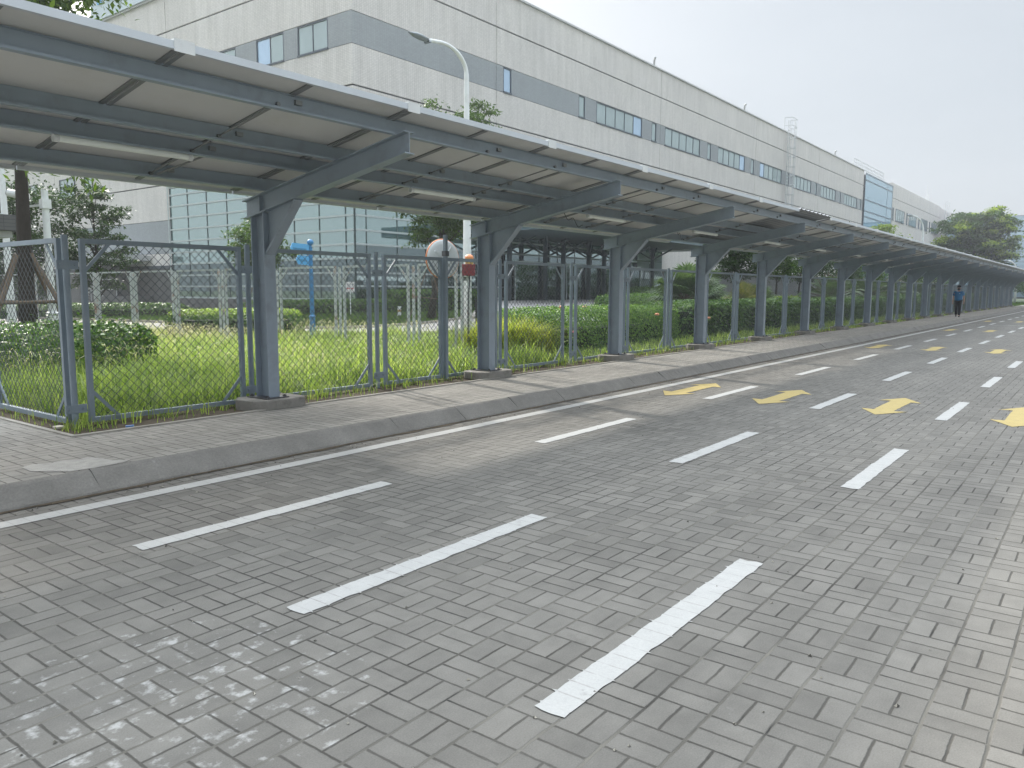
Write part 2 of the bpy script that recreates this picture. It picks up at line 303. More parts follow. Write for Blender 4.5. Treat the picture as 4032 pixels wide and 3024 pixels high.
class MB:
    def __init__(s, o=(0, 0, 0)): s.V = []; s.F = []; s.o = Vector(o)
    def box(s, x0, x1, y0, y1, z0, z1):
        n = len(s.V); s.V += [Vector(p) for p in ((x0, y0, z0), (x1, y0, z0), (x1, y1, z0), (x0, y1, z0), (x0, y0, z1), (x1, y0, z1), (x1, y1, z1), (x0, y1, z1))]
        s.F += [tuple(n + i for i in f) for f in ((0, 3, 2, 1), (4, 5, 6, 7), (0, 1, 5, 4), (1, 2, 6, 5), (2, 3, 7, 6), (3, 0, 4, 7))]; return s
    def bar(s, a, b, w, h=None, upv=(0, 0, 1)):
        """box section bar from a to b"""
        a, b = Vector(a), Vector(b); h = h or w; d = (b - a).normalized(); u = Vector(upv)
        if abs(d.dot(u)) > .99: u = Vector((1, 0, 0))
        x = d.cross(u).normalized(); y = x.cross(d); n = len(s.V)
        for p in (a, b):
            for i, j in ((-1, -1), (1, -1), (1, 1), (-1, 1)): s.V.append(p + x * (i * w / 2) + y * (j * h / 2))
        s.F += [tuple(n + i for i in f) for f in ((0, 3, 2, 1), (4, 5, 6, 7), (0, 1, 5, 4), (1, 2, 6, 5), (2, 3, 7, 6), (3, 0, 4, 7))]; return s
    def tube(s, pts, r, n=8, cap=True):
        pts = [Vector(p) for p in pts]; rs = r if isinstance(r, (list, tuple)) else [r] * len(pts); k = len(s.V); u = None
        for i, p in enumerate(pts):
            d = (pts[min(i + 1, len(pts) - 1)] - pts[max(i - 1, 0)]).normalized()
            if u is None:
                u = d.cross(Vector((0, 0, 1)) if abs(d.z) < .9 else Vector((1, 0, 0))).normalized()
            u = (u - d * u.dot(d)).normalized(); w = d.cross(u)
            for j in range(n):
                t = 2 * math.pi * j / n; s.V.append(p + (u * math.cos(t) + w * math.sin(t)) * rs[i])
        for i in range(len(pts) - 1):
            for j in range(n): s.F.append((k + i * n + j, k + i * n + (j + 1) % n, k + (i + 1) * n + (j + 1) % n, k + (i + 1) * n + j))
        if cap: s.F.append(tuple(k + j for j in range(n))[::-1]); s.F.append(tuple(k + (len(pts) - 1) * n + j for j in range(n)))
        return s
    def prism(s, poly, a, b, axis='x'):
        """poly: 2D points; extruded along axis from a to b"""
        k = len(s.V); n = len(poly)
        for t in (a, b):
            for (p, q) in poly: s.V.append(Vector({'x': (t, p, q), 'y': (p, t, q), 'z': (p, q, t)}[axis]))
        s.F.append(tuple(range(k, k + n))[::-1]); s.F.append(tuple(range(k + n, k + 2 * n)))
        for j in range(n): s.F.append((k + j, k + (j + 1) % n, k + n + (j + 1) % n, k + n + j))
        return s
    def sphere(s, c, r, nu=10, nv=7, sz=1):
        k = len(s.V); c = Vector(c)
        for i in range(nv + 1):
            t = math.pi * i / nv
            for j in range(nu): a = 2 * math.pi * j / nu; s.V.append(c + Vector((math.sin(t) * math.cos(a) * r, math.sin(t) * math.sin(a) * r, math.cos(t) * r * sz)))
        for i in range(nv):
            for j in range(nu): s.F.append((k + i * nu + j, k + i * nu + (j + 1) % nu, k + (i + 1) * nu + (j + 1) % nu, k + (i + 1) * nu + j))
        return s
    def quad(s, *p):
        k = len(s.V); s.V += [Vector(q) for q in p]; s.F.append(tuple(range(k, k + len(p)))); return s
    def build(s, name, mat, parent=None, smooth=False, bevel=0):
        o = build(name, [v - s.o for v in s.V], s.F, mat, parent, smooth)
        if bevel: m = o.modifiers.new('bevel', 'BEVEL'); m.width = bevel; m.segments = 2; m.limit_method = 'ANGLE'
        return o
def fixn(o):
    import bmesh
    bm = bmesh.new(); bm.from_mesh(o.data); bmesh.ops.recalc_face_normals(bm, faces=bm.faces); bm.to_mesh(o.data); bm.free(); return o
ORD = 'first second third fourth fifth sixth seventh eighth ninth tenth eleventh twelfth thirteenth fourteenth fifteenth sixteenth seventeenth eighteenth nineteenth twentieth twenty-first twenty-second twenty-third twenty-fourth'.split()

# ------------------------------------------------------------ ground, road, kerb, pavement
def struct(o): o['kind'] = 'structure'; return o
struct(MB().quad((-600, -900, -.03), (1800, -900, -.03), (1800, 900, -.03), (-600, 900, -.03)).build('terrain', 'far'))
struct(MB().quad((-14, -12, 0), (330, -12, 0), (330, 6.06, 0), (-14, 6.06, 0)).build('road', 'road'))
struct(MB().box(-14, 130, 6.25, 7.78, .0, .15).box(-14, 3.27, 7.78, 40, .0, .15).build('sidewalk', 'walk'))
kb = MB(); x = -6.0 + .18
while x < 130:
    L = 1.07; dy = random.uniform(-.006, .006); dz = random.uniform(-.006, .006); n = 14 if x < 20 else 2
    for i in range(n):
        a = x + .0025 + (L - .005) * i / n; b2 = x + .0025 + (L - .005) * (i + 1) / n
        k = len(kb.V)
        for xx in (a, b2):
            r_ = random.Random(int(xx * 997)); j = [r_.uniform(-.007, .007) for _ in range(4)]
            kb.V += [Vector((xx, 6.045 + dy + j[0], -.02)), Vector((xx, 6.06 + dy + j[1], .022)), Vector((xx, 6.215 + dy + j[2], .142 + dz)), Vector((xx, 6.245 + dy, .156 + dz)), Vector((xx, 6.27, .154))]
        for q in range(4): kb.F.append((k + q, k + q + 5, k + q + 6, k + q + 1))
        if i == 0: kb.F.append((k, k + 1, k + 2, k + 3, k + 4))
        if i == n - 1: kb.F.append((k + 9, k + 8, k + 7, k + 6, k + 5))
    x += L
struct(fixn(kb.build('kerb', 'kerb')))
# dark silt line at the foot of the kerb, garden edging
sil = MB(); xs = np.arange(-4, 60, .12)
pr_ = None
for xx in xs:
    w = .022 + .035 * abs(math.sin(xx * 1.7) * math.sin(xx * 5.3 + 1)) + random.uniform(0, .012)
    cur = (Vector((xx, 6.07, .006)), Vector((xx, 6.045 - w, .006)))
    if pr_: sil.quad(pr_[1], cur[1], cur[0], pr_[0])
    pr_ = cur
struct(sil.build('gutter_silt', 'soil'))
struct(MB().box(3.27, 130, 7.78, 7.83, 0, .165).box(3.27, 3.32, 7.83, 40, 0, .165).build('garden_edging', 'edging'))
struct(MB().box(3.32, 130, 7.83, 8.62, 0, .135).box(3.32, 3.9, 8.62, 40, 0, .137).build('soil_strip', 'soil'))
def gh(x, y): return .15
struct(MB().quad((3.9, 8.62, .15), (160, 8.62, .15), (160, 40, .15), (3.9, 40, .15)).quad((3.9, 40, .15), (35.2, 40, .15), (35.2, 140, .15), (3.9, 140, .15)).build('garden_ground', 'ground'))
# internal path and entrance ramp
pth = [(3.9, 38.5), (11.6, 29.2), (12.4, 27.2), (13.6, 25.6), (15.7, 21.4), (16.2, 18.6), (17.6, 17.3), (21, 17.6), (24.3, 19.3), (28.5, 21.2), (31, 26.5), (27.4, 24.6), (24, 23.0), (21.2, 22.2), (18.7, 22.2), (17.4, 24), (17.3, 32.7), (16.9, 35.7), (15, 44), (12, 60), (3.9, 66)]
struct(MB().quad(*[(a, b_, .158) for a, b_ in pth]).build('garden_path', 'path'))
pk = MB()
for (a, b_) in list(zip(pth[9:], pth[10:]))[1:9] + list(zip(pth, pth[1:]))[0:8]:
    pk.bar((a[0], a[1], .20), (b_[0], b_[1], .20), .12, .12)
struct(pk.build('path_kerb', 'edging'))
rp = MB(); A = [(26.5, 21.0, .165), (31, 26.3, .18), (39, 32.5, .45), (47, 37.3, .8), (47, 41.5, .8)]; B = [(35, 18.5, .165), (40.4, 24.4, .25), (50, 30.5, .5), (60, 36.5, .8), (70, 41.5, .8)]
for i in range(4): rp.quad(A[i], B[i], B[i + 1], A[i + 1])
struct(rp.build('entrance_ramp', 'ramp'))
rk = MB(); 
for i in range(3): rk.bar(Vector(B[i]) + Vector((0, 0, .02)), Vector(B[i + 1]) + Vector((0, 0, .02)), .14, .16); rk.bar(Vector(A[i]) + Vector((0, 0, .02)), Vector(A[i + 1]) + Vector((0, 0, .02)), .14, .16)
struct(rk.build('ramp_kerb', 'edging'))
struct(MB().quad((2.45, 6.76, .1545), (2.44, 6.55, .1545), (2.52, 6.42, .1545), (2.62, 6.30, .1545), (2.8, 6.285, .1545), (3.03, 6.30, .1545), (3.12, 6.36, .1545), (3.02, 6.44, .1545), (3.0, 6.6, .1545), (2.95, 6.74, .1545), (2.86, 6.7, .1545), (2.75, 6.77, .1545), (2.66, 6.73, .1545), (2.55, 6.80, .1545)).build('mortar_patch', 'patch'))

gr_ = np.random.default_rng(55); gx_ = gr_.uniform(.8, 14, 420); gy_ = np.where(gr_.random(420) < .45, 6.0 - np.abs(gr_.normal(0, .10, 420)), gr_.uniform(.2, 5.9, 420)); gs_ = gr_.uniform(.003, .010, 420)
gV = []
for x0_, y0_, s0_ in zip(gx_, gy_, gs_):
    a_ = gr_.uniform(0, 6.28, 4) * .15 + np.array([0, 1.57, 3.14, 4.71]); rr_q = s0_ * gr_.uniform(.6, 1.5, 4); base_ = [(x0_ + math.cos(t) * q, y0_ + math.sin(t) * q, .003) for t, q in zip(a_, rr_q)]; top_ = (x0_, y0_, .003 + s0_ * .9)
    for i_ in range(4): gV += [base_[i_], base_[(i_ + 1) % 4], top_]
tag(qmesh('road_grit', np.array(gV), 'gritm', n=3), 'scattered grit and crumbs on the road', 'grit', kind='stuff')
# road markings --------------------------------------------------------------
def ragged(pts, z, amp=.004, step=.0, seed=0):
    """outline with small jitter and short runs of paint creeping into the brick joints"""
    r = random.Random(seed); o = []; J = .2042 / 2
    for i, p in enumerate(pts):
        q = pts[(i + 1) % len(pts)]; L = math.hypot(q[0] - p[0], q[1] - p[1]); nx, ny = (q[1] - p[1]) / L, -(q[0] - p[0]) / L; ts = [(0, 0)]
        if abs(q[0] - p[0]) > .12:
            lo, hi = sorted((p[0], q[0])); k = math.ceil((lo - 3.006) / J)
            while 3.006 + k * J < hi:
                x = 3.006 + k * J; t = (x - p[0]) / (q[0] - p[0]); e = r.uniform(-.004, .004); h = .007 / abs(q[0] - p[0]); sp = (r.random() < .45) * r.uniform(.006, .022)
                ts += [(t - h, e), (t, e + sp), (t + h, e + r.uniform(-.003, .003)), (t + h * 5, e + r.uniform(-.004, .004))]; k += 1
        else: ts += [(.3, r.uniform(-.012, .012)), (.6, r.uniform(-.012, .012))]
        for t, e in sorted(ts):
            if 0 <= t < 1: o.append((p[0] + (q[0] - p[0]) * t + nx * e, p[1] + (q[1] - p[1]) * t + ny * e, z))
    return o
def flat(name, poly, mat, label, cat, group=None):
    V = [Vector(p) for p in poly]; cx = sum((v for v in V), Vector()) / len(V)
    k = len(V); me = [v - cx for v in V] + [Vector((v.x - cx.x, v.y - cx.y, -.003)) for v in V]
    o = build(name, me, [tuple(range(k))], mat); o.location = cx
    return tag(o, label, cat, group)
ln = MB()
for i in range(220):
    a = -4 + i * .6; w0 = .075; j = .004 * math.sin(i * 1.7); j2 = .004 * math.sin((i + 1) * 1.7)
    ln.quad((a, 5.72 - w0 + j, .004), (a + .6, 5.72 - w0 + j2, .004), (a + .6, 5.72 + w0 + j2 * .5, .004), (a, 5.72 + w0 + j * .5, .004))
tag(ln.build('edge_line', 'white'), 'long continuous white line painted on the road along the kerb', 'road marking')
tag(MB().quad((43.5, 5.62, .004), (43.62, 5.62, .004), (43.62, -1, .004), (43.5, -1, .004)).build('cross_line', 'white'), 'thin faded line across the road beside the walking person', 'road marking')
rows = [(4.56, 'in the row nearest the kerb'), (3.04, 'in the middle row of dashes'), (1.54, 'in the row farthest from the kerb')]
for ri, (Y, rn) in enumerate(rows):
    for k in range(17 if ri == 0 else 14 if ri == 1 else 12):
        x0 = 2.25 + 4.19 * k; x1 = x0 + (2.05 if k == 0 else 1.95)
        if ri == 2 and k > 9: pass
        w = .068; y = Y + .001 * k
        if k >= 24: break
        flat('road_dash', ragged([(x0, y - w), (x1, y - w), (x1, y + w), (x0, y + w)], .005, seed=ri * 50 + k), 'white',
             '%s white road dash away from the camera %s' % (ORD[k], rn), 'road marking', 'white dashes on the road')
for k in range(4):
    for li, (Y, ln_) in enumerate([(5.21, 'in the lane beside the kerb line'), (3.78, 'in the second lane from the kerb'), (2.28, 'in the third lane from the kerb'), (.80, 'in the lane farthest from the kerb')]):
        if k == 3 and li == 3: continue
        X = 11.58 + 12.57 * k; a = .98; h = .48; s = .125; wd = .28; y = Y
        P = [(X - a, y), (X - a + h, y - wd), (X - a + h - .03, y - s), (X + a - h, y - s - .01), (X + a - h - .02, y - wd), (X + a, y + .02), (X + a - h, y + wd), (X + a - h + .03, y + s), (X - a + h, y + s), (X - a + h + .02, y + wd)]
        flat('road_arrow', ragged(P, .005, seed=900 + k * 7 + li), 'yellow', '%s yellow double-headed arrow from the camera %s' % (ORD[k], ln_), 'road marking', 'yellow double arrows on the road')

# ------------------------------------------------------------ covered walkway
PX, P0 = 4.18, 5.66
NC = 22
zr = lambda y: 3.115 - .181 * (y - 5.55)          # rafter top
SH = empty('covered_walkway', (0, 0, .15), label='long grey steel canopy walkway with cantilevered rafters over the pavement', cat='walkway shelter')
o0 = Vector((0, 0, .15))
def I_section(mb, a, b, depth0, depth1, fw, tf=.012, tw=.010):
    """I beam in plane x=const; a,b = (y,z) of the TOP surface, depth downward"""
    (y0, z0), (y1, z1) = a, b
    mb.prism([(y0, z0), (y1, z1), (y1, z1 - tf), (y0, z0 - tf)], -fw / 2, fw / 2)
    mb.prism([(y0, z0 - depth0 + tf), (y1, z1 - depth1 + tf), (y1, z1 - depth1), (y0, z0 - depth0)], -fw / 2, fw / 2)
    mb.prism([(y0, z0 - tf), (y1, z1 - tf), (y1, z1 - depth1 + tf), (y0, z0 - depth0 + tf)], -tw / 2, tw / 2)
# master rafter, column (local to x=0 of the frame; z relative to SH)
raf = MB((0, 0, .15)); I_section(raf, (5.60, zr(5.60)), (8.34, zr(8.34)), .215, .215, .13)
raf.prism([(8.02, zr(8.02) - .22), (8.02, zr(8.02) - .015), (8.03, zr(8.03) - .015), (8.03, zr(8.03) - .22)], -.05, .05)
rafo = fixn(raf.build('rafter', 'steel', SH))
col = MB((0, 0, .15)); zt = zr(8.04) - .2
col.prism([(-.075, 7.92), (.075, 7.92), (.075, 7.934), (-.075, 7.934)], .27, zt - .015, 'z').prism([(-.075, 8.156), (.075, 8.156), (.075, 8.17), (-.075, 8.17)], .27, zt - .04, 'z').box(-.006, .006, 7.934, 8.156, .27, zt - .02)
colo = fixn(col.build('column', 'steel', SH))
kn = MB((0, 0, .15)); yk = 7.36; zk = zr(yk) - .215
kn.prism([(7.918, 2.0), (yk, zk), (7.918, zr(7.92) - .215)], -.006, .006)
kn.prism([(7.918, 1.995), (yk, zk + .002), (yk - .015, zk - .012), (7.905, 1.97)], -.06, .06)
kn.prism([(8.24, zr(8.24) - .217), (7.86, zr(7.86) - .217), (7.86, zr(7.86) - .232), (8.24, zr(8.24) - .232)], -.09, .09)
kno = fixn(kn.build('knee_bracket', 'steel', colo))
bp = MB((0, 0, .15)).box(-.16, .16, 7.85, 8.24, .262, .275); 
for sx in (-.12, .12):
    for sy in (7.885, 8.20): bp.tube([(sx, sy, .27), (sx, sy, .305)], .014, 6); bp.tube([(sx, sy, .275), (sx, sy, .29)], .024, 6)
bpo = bp.build('base_plate', 'bolt', colo)
ft = MB((0, 0, .15)); fr = [(-.34, 7.9), (-.22, 7.77), (.30, 7.74), (.40, 7.84), (.38, 8.22), (.28, 8.33), (-.25, 8.33), (-.36, 8.2)]
ft.prism(fr, .10, .262, 'z'); fto = ft.build('footing', 'footing', colo, bevel=.015)
for k in range(-1, NC):
    X = P0 + PX * k
    if k == -1: r_, c_ = rafo, colo
    else: r_ = copy_tree(rafo, SH); c_ = copy_tree(colo, SH)
    r_.location.x = X; c_.location.x = X
for k in range(1, 0): pass
cols = [c for c in SH.children if c.name.startswith('column')]
for c in cols:
    for f in c.children:
        if f.name.startswith('footing'):
            s = random.uniform(.88, 1.08); f.scale.x = s
            if abs(c.location.x - P0) > .5: f.location.z = -.0; f.scale.z = .75; f.location.z = .028; f.scale.y = .9; f.location.y = .8
XA, XB = -1.2, P0 + PX * (NC - 1) + 1.2
purl = [(5.77, 'front'), (6.66, ''), (7.12, ''), (7.90, 'back')]
for y, _ in purl:                                 # Z / C purlins, one long steel each
    z0 = zr(y) + .002; z1 = z0 + .148
    p = MB((0, 0, .15))
    p.box(XA, XB, y - .004, y + .004, z0 + .006, z1 - .006)
    p.box(XA, XB, y - .062, y + .004, z0, z0 + .006); p.box(XA, XB, y - .062, y - .057, z0 + .006, z0 + .02)
    p.box(XA, XB, y - .004 if y > 5.8 else y - .03, y + .06, z1 - .006, z1)
    po = p.build('purlin', 'steel', SH)
zp = lambda y: zr(y) + .152
yf, yb = 5.47, 8.46
# roof panels 2.33 m long with rails at both ends, trims
pan = MB((0, 0, .15)).prism([(yf, zp(yf)), (yb, zp(yb)), (yb, zp(yb) + .022), (yf, zp(yf) + .022)], 0, 2.325)
pano = fixn(pan.build('roof_panel', 'panel', SH))
rl = MB((0, 0, .15))
for xx in (-.05, .01): rl.prism([(yf + .02, zp(yf + .02) - .016), (yb - .02, zp(yb - .02) - .016), (yb - .02, zp(yb - .02) - .001), (yf + .02, zp(yf + .02) - .001)], xx, xx + .04)
rl.prism([(yf + .02, zp(yf + .02) - .014), (yb - .02, zp(yb - .02) - .014), (yb - .02, zp(yb - .02) - .001), (yf + .02, zp(yf + .02) - .001)], 1.14, 1.20)
rlo = fixn(rl.build('panel_rail', 'rail', pano))
tr = MB((0, 0, .15)).prism([(yf - .028, zp(yf) - .022), (yf - .001, zp(yf) - .026), (yf - .001, zp(yf) + .03), (yf - .028, zp(yf) + .034)], .003, 2.325)
tro = fixn(tr.build('edge_trim', 'trim', pano))
tb_ = MB((0, 0, .15)).prism([(yb + .001, zp(yb) - .04), (yb + .03, zp(yb) - .045), (yb + .03, zp(yb) + .03), (yb + .001, zp(yb) + .03)], .003, 2.325)
tbo = fixn(tb_.build('back_trim', 'trim', pano))
cl = MB((0, 0, .15)).box(-.075, .085, yf - .034, yf - .0285, zp(yf) - .04, zp(yf) + .05).box(-.07, .08, yf - .0285, yf + .07, zp(yf) + .0355, zp(yf) + .05)
clo = cl.build('joint_cover', 'clip', pano)
npan = int((XB - 3.22) / 2.34); first = True
for k in range(-2, npan + 1):
    X = 3.22 + 2.34 * k
    if 17.2 < X < 18.7 - .5 + .6:                  # one panel has been replaced by corrugated sheet
        cg = MB((0, 0, .15)); n = 64
        for i in range(n):
            def hh(t): return .05 * (1 - min(1, abs(((t * 8) % 1) - .15) / .12)) if ((t * 8) % 1) < .3 else 0
            a, b2 = i / n, (i + 1) / n
            cg.quad((a * 2.33, yf - .05, zp(yf) + .03 + hh(a)), (b2 * 2.33, yf - .05, zp(yf) + .03 + hh(b2)), (b2 * 2.33, yb, zp(yb) + .03 + hh(b2)), (a * 2.33, yb, zp(yb) + .03 + hh(a)))
        cgo = cg.build('corrugated_sheet', 'sheet', SH); cgo.location.x = X; sm = cgo.modifiers.new('t', 'SOLIDIFY'); sm.thickness = .003
        cgo['label'] = 'dark corrugated sheet replacing a pale roof panel'
        continue
    if first: p = pano; first = False
    else: p = copy_tree(pano, SH)
    p.location.x = X
    p.location.z = random.uniform(0, .006)
# sag rods and struts between purlins
rod = MB((0, 0, .15)); pts = [(y, zr(y) + .045) for y, _ in purl]
for (y0, z0), (y1, z1) in zip(pts, pts[1:]): rod.tube([(0, y0, z0), (.0, y1, z1)], .008, 6)

for (y0, z0) in pts[:]: rod.tube([(0, y0 - .035, z0), (0, y0 + .02, z0)], .020, 6); rod.box(.18, .25, y0 - .03, y0 - .0045, z0 + .03, z0 + .07)
rod.tube([(0.05, 7.85, zr(7.85) + .03), (.35, 7.2, zr(7.2) + .12)], .010, 6)
rodo = rod.build('sag_rod', 'rail', SH); first = True
for k in range(0, NC):
    for dx in (-1.42, 1.40):
        r_ = rodo if first else copy_tree(rodo, SH); first = False; r_.location.x = P0 + PX * k + dx
# tube lights fixed under the third purlin
tl = empty('tube_light', (0, 7.10, zr(7.1)), label='x', cat='tube light', group='tube lights under the walkway roof')
t1 = MB((0, 0, 0)).tube([(.04, -.02, -.03), (1.20, -.02, -.03)], .028, 10); t1.build('diffuser', 'tube', tl)
t2 = MB((0, 0, 0)).tube([(0, -.02, -.03), (.045, -.02, -.03)], .033, 10).tube([(1.195, -.02, -.03), (1.24, -.02, -.03)], .033, 10).box(0, 1.24, -.03, .0, -.004, -.0005); t2.build('end_cap', 'clip', tl)
for k in range(0, 10):
    t = tl if k == 0 else copy_tree(tl); t.location.x = 2.98 + 4.18 * k
    t['label'] = '%s white fluorescent tube light from the camera under the canopy' % ORD[k]
cb = MB()
for k in range(1, 6):
    X = 4.3 + 4.18 * k - 1
    pts = [(X - 1.0 + 1.6 * t, 7.13 + .62 * t, zr(7.15) + .02 - .09 * math.sin(math.pi * t * 2) ** 2 - .1 * t) for t in [i / 14 for i in range(15)]]
    if k in (2, 3): cb.tube(pts, .006, 5)
cbo = cb.build('loose_cable', 'cable', SH); cbo.location.z = -.15

# ------------------------------------------------------------ chain link fences
def mesh_panel(w, z0, z1, mat, name='wire_mesh', pitch=.098, r=.0034, parent=None):
    """diamond mesh in local xz plane at y=0: three-sided wires, gently kinked"""
    V = []; F = []; k = 0
    h = z1 - z0
    def wire(x0, za, x1, zb):
        nonlocal k
        d = np.array([x1 - x0, 0, zb - za]); L = np.linalg.norm(d)
        if L < .01: return
        n = np.array([-d[2], 0, d[0]]) / L
        for p in ((x0, 0, za), (x1, 0, zb)):
            p = np.array(p)
            V.extend([p + n * r, p - n * r * .5 + np.array([0, r * .87, 0]), p - n * r * .5 - np.array([0, r * .87, 0])])
        F.extend([(k, k + 1, k + 4, k + 3), (k + 1, k + 2, k + 5, k + 4), (k + 2, k, k + 3, k + 5)]); k += 6
    s = pitch
    c = -h
    while c < w:
        a, b2 = c, c + h                      # rising
        xa, za = max(a, 0), z0 + max(0, -a); xb = min(b2, w); zb = z0 + (xb - a)
        if xb > xa: wire(xa, za, xb, zb); wire(w - xa, za, w - xb, zb)
        c += s
    return imesh(name, np.array(V), F, mat, parent)
def frame_panel(w, z0, z1, mat, t=.05, br=.30, wire='wire', back=True, pitch=.098, r=.0034, rz=0):
    p = MB(); p.box(0, t, -t / 2, t / 2, z0, z1).box(w - t, w, -t / 2, t / 2, z0, z1).box(t, w - t, -t / 2, t / 2, z1 - t, z1).box(t, w - t, -t / 2, t / 2, z0, z0 + t)
    for sx, xx in ((1, t * .7), (-1, w - t * .7)):
        for sz, zz in ((-1, z1 - t * .7), (1, z0 + t * .7)): p.bar((xx + sx * br * .9, 0, zz), (xx, 0, zz + sz * br), .036, .012, (0, 1, 0))
    return p
def post_mb(z0, z1, r=.032, n=12): return MB().tube([(0, 0, z0), (0, 0, z1)], r, n)
FY = 8.42; ZB, ZT = .17, 2.07
FE = empty('roadside_fence', (0, FY, 0), label='grey framed chain-link fence running along the pavement behind the canopy columns', cat='fence')
protos = {}
def fpanel(parent, x, w, y=0, rz=0, mat='fence', wire='wire', zb=ZB, zt=ZT, pitch=.098, r=.0034):
    key = (round(w, 2), mat, wire, pitch)
    if key not in protos:
        f = frame_panel(w, zb, zt, mat).build('panel_frame', mat, parent); m = mesh_panel(w - .06, zb + .03, zt - .03, wire, parent=f, pitch=pitch, r=r); m.location.x = .03
        protos[key] = f; o = f
    else: o = copy_tree(protos[key], parent)
    o.location = (x, y, 0); o.rotation_euler = (0, 0, rz); return o
pp = {}
def fpost(parent, x, y=0, mat='fence', z0=.1, z1=2.1, rz=0, br=True, r=.032):
    key = (mat, r)
    if key not in pp:
        f = post_mb(z0, z1, r).build('post', mat, parent, smooth=False)
        for zz in (.33, 1.80):
            b2 = MB(); b2.box(-.105, .105, -.006 - r - .004, -r - .002, zz - .045, zz + .045)
            for sx in (-.07, .07): b2.tube([(sx, -r - .030, zz), (sx, -r + .0, zz)], .013, 6)
            b2.build('clamp_plate', mat, f)
        pp[key] = f; o = f
    else: o = copy_tree(pp[key], parent)
    o.location = (x, y, 0); o.rotation_euler = (0, 0, rz); return o
posts = [3.59, 5.69, 7.80]
panels = [(3.73, 1.86), (5.82, 1.86), (7.93, 1.25), (9.22, 1.36)]
xx = 10.68
fpost(FE, 3.59); fpost(FE, 5.69); fpost(FE, 7.80); 
for x_, w_ in panels: fpanel(FE, x_, w_)
k = 0
while xx < 97:
    fpost(FE, xx); fpanel(FE, xx + .14, 1.84); xx += 2.115 if k else 2.25; k += 1
# fence return at the corner, going back from the road
FR = empty('side_fence', (3.57, 8.50, 0), rz=math.pi / 2, label='grey chain-link fence side running back from the near corner post at the left', cat='fence')
for i in range(9):
    fpanel(FR, i * 2.12 + .0, 1.86)
    fpost(FR, i * 2.12 + 1.98)
# old inner fence, pale and rusty
FO = empty('old_inner_fence', (12.3, 10.7, 0), rz=math.pi / 2, label='rusty off-white chain-link fence standing inside the garden behind the tall grass', cat='fence')
ys = [0.0, 1.50]; 
fpost(FO, 0, mat='oldfence', r=.035); fpanel(FO, .14, 1.12, mat='oldfence', wire='wire2', zt=2.13, pitch=.09, r=.0022)
for i in range(11): 
    fpost(FO, 1.40 + i * 2.43, mat='oldfence', r=.035); fpanel(FO, 1.40 + i * 2.43 + .14, 2.15, mat='oldfence', wire='wire2', zt=2.13, pitch=.09, r=.0022)
fpost(FO, 1.40 + 11 * 2.43, mat='oldfence', r=.035)

# traffic mirror on its pole
MI = empty('traffic_mirror', (9.21, 8.355, .15), label='round traffic mirror seen from behind, on a pole against the fence', cat='mirror')
MB().box(-.026, .026, -.026, .026, 0, 2.27).build('pole', 'fence', MI)
dm = MB(); n = 32
prof = [(.0, .022), (.10, .022), (.12, .030), (.25, .030), (.29, .022), (.312, .008), (.315, -.01)]
for i, (r_, h_) in enumerate(prof):
    for j in range(n): a = 2 * math.pi * j / n; dm.V.append(Vector((math.cos(a) * r_, -h_, math.sin(a) * r_)))
for i in range(len(prof) - 1):
    for j in range(n): dm.F.append((i * n + j, i * n + (j + 1) % n, (i + 1) * n + (j + 1) % n, (i + 1) * n + j))
for j in range(8):
    a = 2 * math.pi * j / 8 + .2; dm.bar((math.cos(a) * .10, -.05, math.sin(a) * .10), (math.cos(a) * .23, -.062, math.sin(a) * .23), .028, .022, (0, 1, 0))
dk = dm.build('mirror_back', 'mirrorback', MI, smooth=False); dk.location = (.40, .42, 1.92); dk.rotation_euler = (0, 0, rad(-14))
rm = MB(); rm.tube([(math.cos(a) * .312, .012, math.sin(a) * .312) for a in [2 * math.pi * j / 40 for j in range(41)]], .016, 8, cap=False)
rmo = rm.build('orange_rim', 'orange', MI, smooth=True); rmo.location = dk.location; rmo.rotation_euler = dk.rotation_euler
fc = MB(); fc.quad(*[(math.cos(a) * .30, .01, math.sin(a) * .30) for a in [2 * math.pi * j / 40 for j in range(40)]]); fo_ = fc.build('mirror_face', 'pane', MI); fo_.location = dk.location; fo_.rotation_euler = dk.rotation_euler
MB().bar((0, .02, 1.98), (.38, .36, 1.93), .03, .03).box(-.04, .04, -.04, .04, 1.94, 2.02).build('bracket', 'bolt', MI)

# beacon on the corner post of the old fence
BE = empty('warning_beacon', (12.36, 10.58, 0), label='maroon box with orange beacon dome on top of a thin old fence post', cat='beacon')
MB().tube([(0, 0, .1), (0, 0, 1.98)], .028, 8).build('pole', 'oldfence', BE)
MB().prism([(-.10, -.08), (.13, -.08), (.13, .09), (-.10, .09)], 1.86, 2.10, 'z').build('housing', 'red', BE, bevel=.01)
MB().tube([(.03, 0, 2.09), (.03, 0, 2.23)], .085, 14).build('beacon_body', 'amber', BE)
MB().sphere((.03, 0, 2.23), .09, 14, 8, .8).build('dome', 'orange', BE, smooth=True)
MB().tube([(0, -.04, 1.88), (-.02, -.05, 1.7), (-.06, -.05, 1.5), (-.06, -.03, .3)], .012, 6).build('cable', 'cable', BE)

